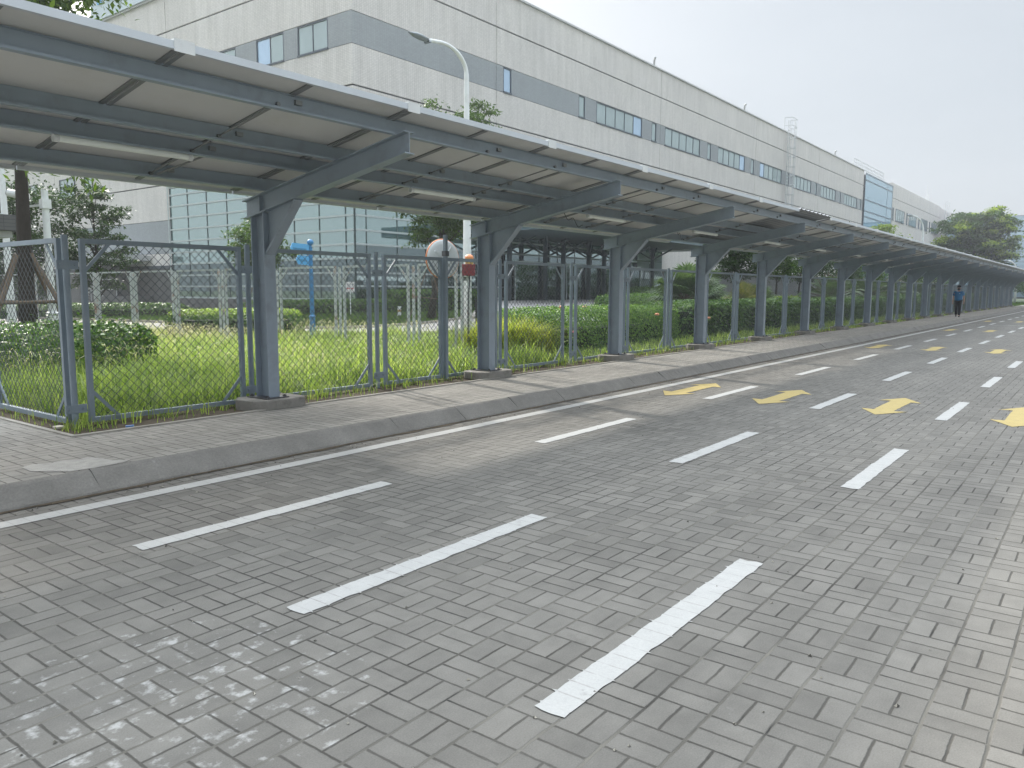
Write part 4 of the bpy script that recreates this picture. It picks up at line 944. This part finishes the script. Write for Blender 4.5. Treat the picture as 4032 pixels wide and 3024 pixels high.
def blob_box(x0, x1, y0, y1, z0, z1, n, seed, r=.18, top=.35):
    """points on the shell of a soft lumpy box (front and top denser), returns points, normals"""
    g = np.random.default_rng(seed); P = []; Nn = []
    A = [(x1 - x0) * (y1 - y0), (x1 - x0) * (z1 - z0) * 2, (y1 - y0) * (z1 - z0) * 2]; T = sum(A)
    f = g.choice(3, n, p=[a / T for a in A]); u, v = g.random(n), g.random(n); sgn = g.choice([-1, 1], n)
    P = np.zeros((n, 3)); Nn = np.zeros((n, 3))
    k = f == 0; P[k] = np.stack([x0 + (x1 - x0) * u[k], y0 + (y1 - y0) * v[k], np.full(k.sum(), z1)], 1); Nn[k, 2] = 1
    k = f == 1; P[k] = np.stack([x0 + (x1 - x0) * u[k], np.where(sgn[k] < 0, y0, y1), z0 + (z1 - z0) * v[k]], 1); Nn[k, 1] = sgn[k]
    k = f == 2; P[k] = np.stack([np.where(sgn[k] < 0, x0, x1), y0 + (y1 - y0) * u[k], z0 + (z1 - z0) * v[k]], 1); Nn[k, 0] = sgn[k]
    # lumps
    def lump(p): return np.sin(p[:, 0] * 2.3 + p[:, 1] * 1.1) * .4 + np.sin(p[:, 0] * 5.1 + 2 + p[:, 2] * 4) * .3 + np.sin(p[:, 1] * 4.3 + p[:, 0] * 1.7) * .3
    P += Nn * (lump(P) * r * .6 + g.normal(0, r * .30, n))[:, None]
    P -= Nn * (g.random(n)[:, None] ** 2 * r * 1.2)
    # round the corners
    c = np.array([(x0 + x1) / 2, (y0 + y1) / 2, z0]); hx = np.array([(x1 - x0) / 2, (y1 - y0) / 2, z1 - z0]); q = (P - c) / hx
    e = np.clip(np.abs(q), 0, 1.2); over = (e[:, 0] ** 8 + e[:, 1] ** 8 + e[:, 2] ** 6); sc = np.where(over > 1, over ** (-1 / 9), 1)
    P = c + (P - c) * np.stack([sc, sc, sc], 1)
    return P, Nn
def hedge(name, x0, x1, y0, y1, z1, n, size, mat, label, cat='hedge', seed=0, rz=0, topmat=None, r=.16, z0=.12, group=None):
    c = ((x0 + x1) / 2, (y0 + y1) / 2); e = empty(name, (c[0], c[1], .15), rz, label, cat, group)
    P, Nn = blob_box(x0 - c[0], x1 - c[0], y0 - c[1], y1 - c[1], z0 - .15, z1 - .15, n, seed, r)
    if topmat:
        t = P[:, 2] > (z1 - .15) * .80; qmesh('top_foliage', leaves(P[t], size, .5, seed, N=Nn[t]), topmat, e); P, Nn = P[~t], Nn[~t]
    qmesh('foliage', leaves(P, size, .4, seed + 1, N=Nn), mat, e)
    MB().box(x0 - c[0] + r * 2.2, x1 - c[0] - r * 2.2, y0 - c[1] + r * 2.2, y1 - c[1] - r * 2.2, -.1, z1 - .15 - r * 2.0).build('dark_core', 'core', e)  # solid near-black box, the hedge's inner shade put into its colour
    return e
hedge('broad_leaf_bush', 1.6 + 2.4, 7.0, 12.85, 15.3, .95, 8500, .10, 'bush', 'dark glossy broad-leaved bush nearest the camera behind the fence corner', 'bush', 11, r=.34)
hedge('lime_topped_hedge', 12.3, 16.3, 20.7, 22.9, .95, 9000, .08, 'hedge', 'clipped hedge block with a lime green top beside the garden path', 'hedge', 12, topmat='hedge_top', rz=-.62)
hedge('back_hedge', 12.5, 23.5, 40.8, 42.8, .85, 9000, .13, 'hedge', 'low dark hedge in front of the side door steps', 'hedge', 13, rz=-.42)
hedge('corner_hedge', 24.2, 39.2, 36.0, 37.8, 1.0, 13000, .13, 'hedge', 'low hedge below the glass corner of the factory', 'hedge', 14, rz=.10)
hedge('entrance_shrub', 35.5, 45.5, 36.2, 38.6, 1.6, 9000, .16, 'hedge', 'taller hedge left of the entrance ramp below the glass front', 'hedge', 15)
hedge('rose_bush', 14.0, 21.5, 10.0, 11.9, 1.12, 24000, .075, 'rose', 'light green rose bush hedge with orange blooms beside the yellow grass clump', 'hedge', 16, r=.26)
hedge('long_hedge', 21.4, 58, 9.9, 12.4, 1.22, 62000, .13, 'hedge', 'long dark clipped hedge running behind the fence', 'hedge', 17, r=.14)
hedge('far_long_hedge', 58, 112, 9.9, 12.6, 1.3, 24000, .25, 'hedge', 'far end of the dark hedge beyond the walking person', 'hedge', 18, r=.2)
hedge('bright_shrub', 33, 50, 14.6, 17.4, 1.25, 9000, .14, 'hedge_top', 'bright lime ground shrub beside the fan palms', 'shrub', 19, r=.3)
hedge('flowering_shrub', 38.8, 48, 20.5, 24, 1.35, 8000, .16, 'rose', 'rounded green shrub to the right of the entrance ramp', 'shrub', 20, r=.4)
hedge('dark_shrub', 60, 72, 30, 34, 1.9, 7000, .22, 'hedge', 'dark shrub mass below the right end of the entrance canopy', 'shrub', 21, r=.4)
def flower(x, y, z, mat, label, s=.05):
    m = MB((x, y, z)); r = random.Random(int(x * 91))
    for i in range(9):
        a = i * 2.4; d = Vector((math.cos(a), math.sin(a), .5 + .1 * i)).normalized(); m.sphere(Vector((x, y, z)) + d * s * .5, s * .42, 6, 4)
    tag(m.build('blossom', mat, smooth=True), label, 'flower', 'blooms on the rose hedge').location = (x, y, z)
flower(15.4, 10.3, 1.16, 'flower', 'orange bloom on the rose hedge top left of the third column', .07)
flower(16.9, 10.6, 1.14, 'flower', 'orange-red bloom on the rose hedge nearest the ramp edge', .06)
flower(19.0, 9.63, .92, 'flower', 'orange bloom just right of the third canopy column', .075)
flower(22.6, 9.72, .73, 'flower', 'low orange bloom left of the fourth canopy column', .075)
flower(14.9, 9.6, .62, 'pink', 'small pink bloom low beside the yellow grass clump', .06)
# ornamental grass clump
e = empty('ornamental_grass', (13.4, 10.35, .15), label='yellow-green arching ornamental grass clump beside the rose hedge', cat='grass clump')
rr3 = rng.random(3200) ** .6; aa3 = rng.random(3200) * 6.283; x_, y_ = rr3 * np.cos(aa3) * 1.25, rr3 * np.sin(aa3) * .85; V, F = blades(np.stack([x_, y_, np.zeros(3200)], 1), .78 - .3 * rr3 ** 3, .024, .95, 31, .7); imesh('blades', V, F, 'ornam', e)
# weeds and litter by the corner
tag(MB((3.9, 7.93, .14)).prism([(3.86, 7.92), (3.93, 7.90), (3.96, 7.95), (3.88, 7.97)], .14, .165, 'z').build('blue_litter', 'litter'), 'scrap of blue plastic litter on the soil by the corner post', 'litter').location = (3.9, 7.93, .14)
tag(MB((3.45, 8.5, .14)).prism([(3.40, 8.42), (3.50, 8.44), (3.49, 8.56), (3.41, 8.53)], .14, .160, 'z').build('pale_litter', 'card'), 'pale flat scrap of litter beside the corner fence bottom rail', 'litter').location = (3.45, 8.5, .14)

def tree(name, base, H, cr, cz0, trunk_r, mat, label, seed, nlimb=14, nleaf=9000, lsize=.13, bark='bark', flat_=1.0, droop=.3, tuft=None, lean=(0, 0), twigs=5, spread=.38, group=None, asym=0, aspect=.42, clump=1.0):
    """tapered trunk, limbs into an ellipsoidal crown region, leaf clusters round the twig ends"""
    r = random.Random(seed); g = np.random.default_rng(seed)
    e = empty(name, base, 0, label, 'tree', group)
    zc = (cz0 + H) / 2; rz_ = (H - cz0) / 2
    tp = [Vector((lean[0] * t + .04 * H * math.sin(t * 3 + seed) * t * .4, lean[1] * t + .03 * H * math.cos(t * 2.3 + seed) * t * .4, H * .88 * t)) for t in [i / 9 for i in range(10)]]
    tp = [p - Vector((tp[0].x, tp[0].y, 0)) for p in tp]
    def at(z): 
        t = min(max(z / (H * .88), 0), 1) * 9; i = min(int(t), 8); return tp[i].lerp(tp[i + 1], t - i)
    m = MB().tube(tp, [trunk_r * (1 - .85 * (i / 9)) * (1.25 if i == 0 else 1) for i in range(10)], 12)
    tr_ = m.build('trunk', bark, e, smooth=True)
    L = MB(); ends = []
    for i in range(nlimb):
        a = i * 2.399 + r.uniform(-.4, .4); t = (i + .5) / nlimb
        zs = cz0 * .82 + (H * .85 - cz0 * .82) * t * .85; p0 = at(zs)
        zz = zc + rz_ * (2 * t - 1) * .82 + r.uniform(-.1, .1) * rz_; q = max(.18, 1 - abs((zz - zc) / rz_) ** 2.2) ** .5
        R_ = cr * q * r.uniform(.72, 1.08) * (1 + asym * math.cos(a)); p1 = Vector((p0.x + math.cos(a) * R_, p0.y + math.sin(a) * R_, max(zz, p0.z * .8)))
        mid = p0.lerp(p1, .5) + Vector((0, 0, .10 * R_)); rr = trunk_r * .36 * (1 - .6 * t)
        L.tube([p0, mid, p1], [rr, rr * .6, rr * .18], 6)
        ends.append((p1, 1.0)); ends.append((mid.lerp(p1, .5), .9))
        for j in range(twigs):
            s_ = r.uniform(.3, .95); q0 = (p0.lerp(mid, s_ * 2) if s_ < .5 else mid.lerp(p1, s_ * 2 - 1)); b = r.uniform(0, 6.28); l = cr * r.uniform(.18, .42)
            q1 = q0 + Vector((math.cos(b) * l, math.sin(b) * l, r.uniform(-.25, .5) * l)); L.tube([q0, q1], [rr * .3, rr * .08], 4); ends.append((q1, .8))
    L.build('limbs', bark, tr_, smooth=True)
    w = np.array([q[1] for q in ends]); cnt = g.multinomial(nleaf, w / w.sum()); P = []
    for (p, s_), c in zip(ends, cnt):
        d = g.normal(0, 1, (c, 3)) * np.array([1, 1, .55 * flat_]) * cr * spread * .42 * s_ * clump; d[:, 2] -= np.abs(d[:, 0]) * .1 + np.abs(d[:, 1]) * .1; P.append(np.array(p) + d)
    P = np.concatenate(P)
    if tuft:
        k = g.random(len(ends)) < .22; T = []
        for (p, s_), kk in zip(ends, k):
            if kk: T.append(np.array(p) + np.array([0, 0, cr * .05]) + g.normal(0, 1, (int(nleaf * .006), 3)) * np.array([1, 1, .35]) * cr * .085)
        if T: T = np.concatenate(T); qmesh('young_leaves', leaves(T, lsize, .6, seed + 9, aspect, droop), tuft, e)
    qmesh('crown', leaves(P, lsize, .5, seed, aspect, droop), mat, e)
    return e
def stakes(base, R_, h, n, seed, label, r0=.045, bars=True, group=None):
    e = empty('tree_stakes', base, 0, label, 'tree stakes', group); r = random.Random(seed)
    foot = []
    for i in range(n):
        a = i * 6.283 / n + .5; f = Vector((math.cos(a) * R_, math.sin(a) * R_, 0)); t = Vector((math.cos(a) * .22, math.sin(a) * .22, h * r.uniform(.93, 1.05))); foot.append((f, t))
        MB().tube([f, f.lerp(t, .5) + Vector((.02, .01, 0)), t], [r0 * 1.1, r0, r0 * .8], 7).build('stake', 'stake', e)
    if bars:
        for i in range(n):
            a, b = foot[i], foot[(i + 1) % n]; p, q = a[0].lerp(a[1], .48), b[0].lerp(b[1], .48); d = (q - p).normalized()
            MB().tube([p - d * .2, q + d * .2], [r0 * .75, r0 * .65], 7).build('cross_bar', 'stake', e)
    return e
T1 = tree('large_tree', (8.5, 22.3, .12), 12.5, 2.3, 7.4, .215, 't_big', 'large staked tree with thick dark trunk at the left, crown above the canopy', 101, nlimb=16, nleaf=9000, lsize=.22, droop=1.0, twigs=6, spread=.40)
T1b = bpy.data.objects.new('x', None); bpy.data.objects.remove(T1b)
# low hanging sprays of the large tree, seen under and over the canopy edge
sp_ = MB(); spP = []
gg = np.random.default_rng(5)
for a, b in (((8.2, 21.8, 6.2), (8.75, 19.2, 3.95)), ((8.2, 21.8, 6.4), (7.6, 19.4, 4.3)), ((8.2, 21.8, 8.6), (7.0, 16.9, 7.3)), ((8.2, 21.8, 9.3), (5.8, 17.0, 7.6)), ((8.2, 21.8, 8.4), (4.8, 18, 7.2))):
    a, b = Vector(a), Vector(b); m = a.lerp(b, .5) + Vector((0, 0, .5)); sp_.tube([a - Vector((8.5, 22.3, .12)), m - Vector((8.5, 22.3, .12)), b - Vector((8.5, 22.3, .12))], [.06, .03, .008], 5)
    for t in np.linspace(.55, 1, 6):
        q = np.array(a * (1 - t) ** 2 + m * (2 * t * (1 - t)) + b * t * t); spP.append(q + gg.normal(0, .22, (26, 3)) * [1, 1, .6])
qmesh('hanging_leaves', leaves(np.concatenate(spP) - np.array([8.5, 22.3, .12]), .24, .3, 77, .32, 1.6), 't_big', T1); sp_.build('hanging_branch', 'bark', T1)
stakes((8.5, 22.3, .12), 1.5, 2.35, 4, 3, 'four leaning timber stakes and cross bars propping the large tree', .06)
tree('young_tree', (16.0, 34.6, .15), 6.3, 1.25, 1.2, .10, 't_dark', 'small dark tree with layered leaf clumps right of the camera pole', 102, nlimb=26, nleaf=9000, lsize=.15, flat_=.6, droop=.6, spread=.34, twigs=4)
tree('dense_tree', (13.9, 37.0, .15), 6.6, 2.2, .9, .13, 't_dark', 'dense dark tree behind the big staked trunk', 103, nlimb=18, nleaf=14000, lsize=.17, spread=.42)
tree('left_edge_tree', (10.3, 36.5, .15), 5.6, 2.6, .6, .13, 't_dark', 'dark leafy tree at the far left edge behind the white pole', 104, nlimb=18, nleaf=14000, lsize=.17, spread=.42)
tree('column_tree', (21.9, 31.4, .15), 5.0, 1.35, 2.2, .09, 't_mid', 'small green tree half hidden by the nearest canopy column', 105, nlimb=14, nleaf=7000, lsize=.17, droop=.8, spread=.36)
stakes((21.9, 31.4, .15), 1.0, 1.8, 3, 6, 'thin stakes under the tree behind the nearest column', .03, False)
tree('lamp_tree', (28.1, 26.5, .15), 10.9, 2.2, 3.4, .17, 't_mid', 'open leafy tree behind the round traffic mirror and street lamp', 106, lean=(1.0, -1.25), nlimb=24, nleaf=17000, lsize=.21, droop=1.3, spread=.30, flat_=.7, twigs=5)
stakes((28.1, 26.5, .15), 1.1, 2.2, 3, 8, 'thin stakes propping the tree behind the traffic mirror', .035)
tree('wall_tree', (38.9, 15.3, .15), 4.9, 1.5, 2.1, .09, 't_dark', 'small round tree between the third and fourth columns against the pale wall', 107, nlimb=16, nleaf=7000, lsize=.18, spread=.4)
tree('wall_tree', (46.4, 15.8, .15), 4.9, 1.5, 2.2, .08, 't_mid', 'thin tree left of the sixth canopy column', 108, nlimb=12, nleaf=4500, lsize=.18, spread=.36)
tree('wall_tree', (51.2, 16.1, .15), 5.0, 1.5, 2.1, .08, 't_dark', 'thin leaning tree just left of the sixth canopy column', 109, nlimb=12, nleaf=5000, lsize=.18, spread=.36, lean=(.4, -.2))
tree('mid_tree', (120, 27.1, .15), 11.5, 3.6, 5, .2, 't_tuft', 'spreading light green treetop in front of the glass stair bay', 110, nlimb=14, nleaf=3500, lsize=.55, flat_=.5, spread=.34)
tree('mid_tree', (102, 25.7, .15), 9.9, 2.4, 5, .2, 't_mid', 'small treetop barely showing above the roof left of the glass bay', 111, nlimb=10, nleaf=1500, lsize=.45, flat_=.5, spread=.34)
tree('umbrella_tree', (128.5, 15.9, .15), 13.3, 5.1, 4.0, .35, 't_far', 'big spreading tree with yellow-green tufts at the far right', 112, nlimb=34, nleaf=20000, lsize=.50, flat_=.42, spread=.30, tuft='t_tuft', twigs=6, droop=.2)
for i, (x_, y_, h_, c_, m_) in enumerate(((68, 18, 4.8, 2.4, 't_dark'), (78, 19, 5.2, 2.6, 't_mid'), (88, 17.5, 5.0, 2.6, 't_dark'), (99, 17, 5.0, 2.6, 't_mid'), (112, 11.5, 4.2, 2.6, 't_dark'), (124, 8, 3.8, 2.6, 't_mid'), (138, 6, 4.0, 3, 't_dark'))):
    tree('garden_tree', (x_, y_, .15), h_, c_, 1.2, .1, m_, ['dark tree behind the hedge just before the walking person', 'green tree seen above the hedge behind the walking person', 'dark tree behind the far canopy columns', 'green tree behind the last canopy columns', 'dark tree just beyond the end of the canopy', 'green low tree at the right edge beyond the canopy end', 'dark tree farthest along the road at the right edge'][i], 200 + i, nlimb=12, nleaf=3500, lsize=.3, spread=.42, group='garden trees behind the far hedge')

def fan_palm(name, base, scale, nf, mat, label, seed, hgt=.9, feather=False):
    e = empty(name, base, 0, label, 'palm', None); r = random.Random(seed); st = MB(); st.tube([(0, 0, 0), (0, 0, hgt * .55), (.02, 0, hgt)], [.16 * scale, .13 * scale, .12 * scale], 10); st.build('trunk', 'bark2', e)
    V = []; pet = MB()
    for i in range(nf):
        a = i * 2.399 + r.uniform(-.3, .3); el = math.radians(85 - 105 * (i / nf) + r.uniform(-8, 8)); d = Vector((math.cos(a) * math.cos(el), math.sin(a) * math.cos(el), math.sin(el)))
        p0 = Vector((0, 0, hgt)); Lp = scale * r.uniform(.6, .9); p1 = p0 + d * Lp; pet.tube([p0, p1], [.02 * scale, .012 * scale], 4)
        side = d.cross(Vector((0, 0, 1)))
        side = side.normalized() if side.length > .05 else Vector((1, 0, 0)); nn_ = side.cross(d).normalized()
        if feather:
            Lf = scale * 1.5
            for j in range(26):
                t = j / 25; q = p0 + d * Lf * t + Vector((0, 0, -.55 * Lf * t * t)); 
                for sg in (-1, 1):
                    dd = (side * sg + d * .7 - Vector((0, 0, .25 + .3 * t))).normalized(); l = scale * .42 * math.sin(math.pi * min(1, t * .85 + .15)); w = nn_.cross(dd).normalized() * .018 * scale
                    V += [q - w, q + w, q + dd * l + w * .2, q + dd * l - w * .2]
        else:
            nseg = 26
            for j in range(nseg):
                th = math.radians(-118 + 236 * j / (nseg - 1)); dd = (d * math.cos(th) + side * math.sin(th)).normalized(); l = scale * .82 * (1 - .25 * abs(th) / 2.1) * r.uniform(.9, 1.05)
                w = nn_.cross(dd).normalized() * .036 * scale; m_ = p1 + dd * l * .6 + nn_ * .03; t_ = p1 + dd * l - Vector((0, 0, l * .22))
                V += [p1 - w * .4, p1 + w * .4, m_ + w, m_ - w, m_ - w, m_ + w, t_ + w * .1, t_ - w * .1]
    pet.build('petioles', 'bark2', e)
    qmesh('fronds', np.array([tuple(v) for v in V]), mat, e)
    return e
fan_palm('fan_palm', (27.9, 12.9, .15), 1.12, 44, 'palm', 'large grey-green fan palm between the third and fourth columns', 1, .95)
fan_palm('fan_palm', (30.6, 13.8, .15), 1.15, 44, 'palm', 'grey-green fan palm immediately behind the fourth column', 2, 1.0)
fan_palm('yellow_palm', (34.0, 12.9, .15), .95, 13, 'palmy', 'yellowing broad-fronded palm right of the fan palms', 3, .55)
fan_palm('fan_palm', (37.0, 13.6, .15), .95, 26, 'palm', 'smaller fan palm with drooping fronds behind the fifth column', 4, .5)
for i, (x_, y_) in enumerate(((49.5, 13.6), (53, 14.2), (57, 13.2), (61, 14.0), (66, 13.6), (71, 14.4), (77, 13.8))):
    fan_palm('feather_palm', (x_, y_, .15), 1.75, 22, 'palm', '%s feathery palm from the left behind the far hedge' % ORD[i], 10 + i, 1.1, True)['group'] = 'feather palms behind the far hedge'

# ------------------------------------------------------------ the walking person
def skinned(name, joints, edges, radii, mat, parent, root=0, sub=2):
    me = bpy.data.meshes.new(name); me.from_pydata(joints, edges, []); o = link(bpy.data.objects.new(name, me), parent)
    o.modifiers.new('skin', 'SKIN')
    if not me.skin_vertices: me.skin_vertices_add() if hasattr(me, 'skin_vertices_add') else None
    dg = bpy.context.evaluated_depsgraph_get()
    if len(me.skin_vertices) == 0:
        bpy.context.view_layer.objects.active = o
        with bpy.context.temp_override(object=o, active_object=o): bpy.ops.mesh.customdata_skin_add()
    for i, v in enumerate(me.skin_vertices[0].data): v.radius = radii[i] if isinstance(radii[i], tuple) else (radii[i], radii[i]); v.use_root = (i == root)
    s = o.modifiers.new('sub', 'SUBSURF'); s.levels = sub; s.render_levels = sub
    me.materials.append(MT[mat]); return o
PE = empty('person', (51.0, 6.93, .15), rz=math.pi + .12, label='person in a blue t-shirt, black trousers, cap and dark mask walking on the pavement', cat='person')
J = [(0, 0, .95), (0, 0, 1.12), (0, 0, 1.32), (0, 0, 1.45), (.01, 0, 1.53), (.02, 0, 1.60), (.025, 0, 1.70),          # 0-6
     (0, .19, 1.40), (-.03, .27, 1.14), (.04, .29, .90), (.06, .27, .82),                                          # 7-10 left arm
     (0, -.18, 1.40), (-.02, -.25, 1.14), (.05, -.27, .90), (.07, -.27, .82),                                       # 11-14 right arm
     (0, .09, .90), (.05, .09, .50), (.02, .08, .10), (.16, .09, .04),                                             # 15-18 left leg
     (0, -.09, .90), (.0, -.08, .50), (-.18, -.07, .14), (-.06, -.07, .04)]                                         # 19-22 right leg
E_ = [(0, 1), (1, 2), (2, 3), (3, 4), (4, 5), (5, 6), (2, 7), (7, 8), (8, 9), (9, 10), (2, 11), (11, 12), (12, 13), (13, 14), (0, 15), (15, 16), (16, 17), (17, 18), (0, 19), (19, 20), (20, 21), (21, 22)]
Rr = [(.06, .08), (.07, .09), (.09, .13), (.06, .07), .055, .085, .075, .05, .042, .032, .035, .05, .042, .032, .035, .085, .055, .04, .035, .085, .055, .04, .035]
J = [(x_, y_ * (1 if 7 <= i_ <= 14 else .9), z_) for i_, (x_, y_, z_) in enumerate(J)]
skinned('body', J, E_, Rr, 'skin', PE)
hand = MB()
for sy in (.27, -.27):
    for f_, (dy, l) in enumerate(((-.024, .062), (-.008, .070), (.008, .066), (.024, .052))): hand.tube([(.065, sy + dy, .80), (.075, sy + dy, .80 - l * .55), (.068, sy + dy * .8, .80 - l)], [.010, .009, .007], 6)
    hand.tube([(.085, sy - .01, .85), (.105, sy - .015, .81), (.10, sy - .012, .785)], [.011, .010, .008], 6)
hand.build('fingers', 'skin', PE, smooth=True)
sj = [(0, 0, .86), (0, 0, 1.12), (0, 0, 1.32), (0, 0, 1.44), (0, .19, 1.395), (-.02, .245, 1.20), (0, -.19, 1.395), (-.015, -.245, 1.20)]
skinned('t_shirt', sj, [(0, 1), (1, 2), (2, 3), (2, 4), (4, 5), (2, 6), (6, 7)], [(.165, .21), (.165, .205), (.17, .235), (.08, .11), .088, .082, .088, .082], 'shirt', PE)
lj = [(0, 0, 1.08), (0, .095, .86), (.05, .09, .50), (.02, .08, .05), (0, -.095, .86), (0, -.08, .50), (-.19, -.07, .10)]
skinned('trousers', lj, [(0, 1), (1, 2), (2, 3), (0, 4), (4, 5), (5, 6)], [(.145, .175), .112, .085, .07, .112, .085, .07], 'trouser', PE)
for (x_, y_, z_) in ((.07, .085, .04), (-.13, -.07, .07)): 
    m = MB(); m.tube([(x_ - .09, y_, z_), (x_ - .04, y_, z_ + .005), (x_ + .08, y_, z_ - .005), (x_ + .15, y_, z_ - .015)], [.035, .05, .045, .025], 10); m.build('shoe', 'shoe', PE, smooth=True)
hm = MB().sphere((.02, 0, 1.74), .112, 14, 8, .62); hm.prism([(.02, -.09), (.16, -.07), (.185, 0), (.16, .07), (.02, .09)], 1.715, 1.727, 'z'); hm.build('cap', 'cap_b', PE, smooth=False)
MB().sphere((.065, 0, 1.585), .072, 12, 8, .9).build('face_mask', 'cap_b', PE, smooth=True)
MB().sphere((.115, 0, 1.64), .018, 8, 6, 1.3).build('nose', 'skin', PE, smooth=True)
MB().sphere((.098, .032, 1.665), .011, 8, 6).sphere((.098, -.032, 1.665), .011, 8, 6).build('eyes', 'cap_b', PE)
MB().sphere((.02, .098, 1.63), .02, 8, 6, 1.5).sphere((.02, -.098, 1.63), .02, 8, 6, 1.5).build('ears', 'skin', PE, smooth=True)
MB().sphere((.145, .05, 1.33), .018, 8, 6).build('shirt_logo', 'clip', PE)

# far street lamps
for (x_, y_, h_, lab) in ((103, 18.1, 10.6, 'white curved street lamp in front of the far factory wing'), (120, 9.9, 5.8, 'low white curved street lamp at the right edge beyond the tree')):
    e = empty('street_lamp', (x_, y_, .15), label=lab, cat='street lamp'); arc = [(0, 0, 0), (0, 0, h_ * .5), (0, 0, h_ - 2.0)]
    for i in range(1, 9): t = i / 8 * math.pi / 2; arc.append((-2.0 * (1 - math.cos(t)) * .9, .9 * (1 - math.cos(t)), h_ - 2.0 + 1.6 * math.sin(t)))
    MB().tube(arc, [.14, .11, .10] + [.085] * 8, 10).build('pole', 'pole', e, smooth=True)
    q = arc[-1]; MB().tube([(q[0], q[1], q[2]), (q[0] - .4, q[1] + .2, q[2] + .02), (q[0] - .9, q[1] + .4, q[2])], [.07, .15, .05], 10).build('lamp_head', 'lamp', e, smooth=True)

# ------------------------------------------------------------ haze
hz = MB().box(-30, 300, -40, 150, -1.5, 40).build('haze', 'white'); hz['kind'] = 'stuff'
hm_ = bpy.data.materials.new('haze'); hm_.use_nodes = True; t_ = hm_.node_tree; t_.nodes.clear()
ho = t_.nodes.new('ShaderNodeOutputMaterial'); pv = t_.nodes.new('ShaderNodeVolumePrincipled'); pv.inputs['Density'].default_value = HAZE; pv.inputs['Color'].default_value = (.92, .95, 1, 1); pv.inputs['Anisotropy'].default_value = .35
t_.links.new(pv.outputs[0], ho.inputs['Volume']); hz.data.materials.clear(); hz.data.materials.append(hm_)
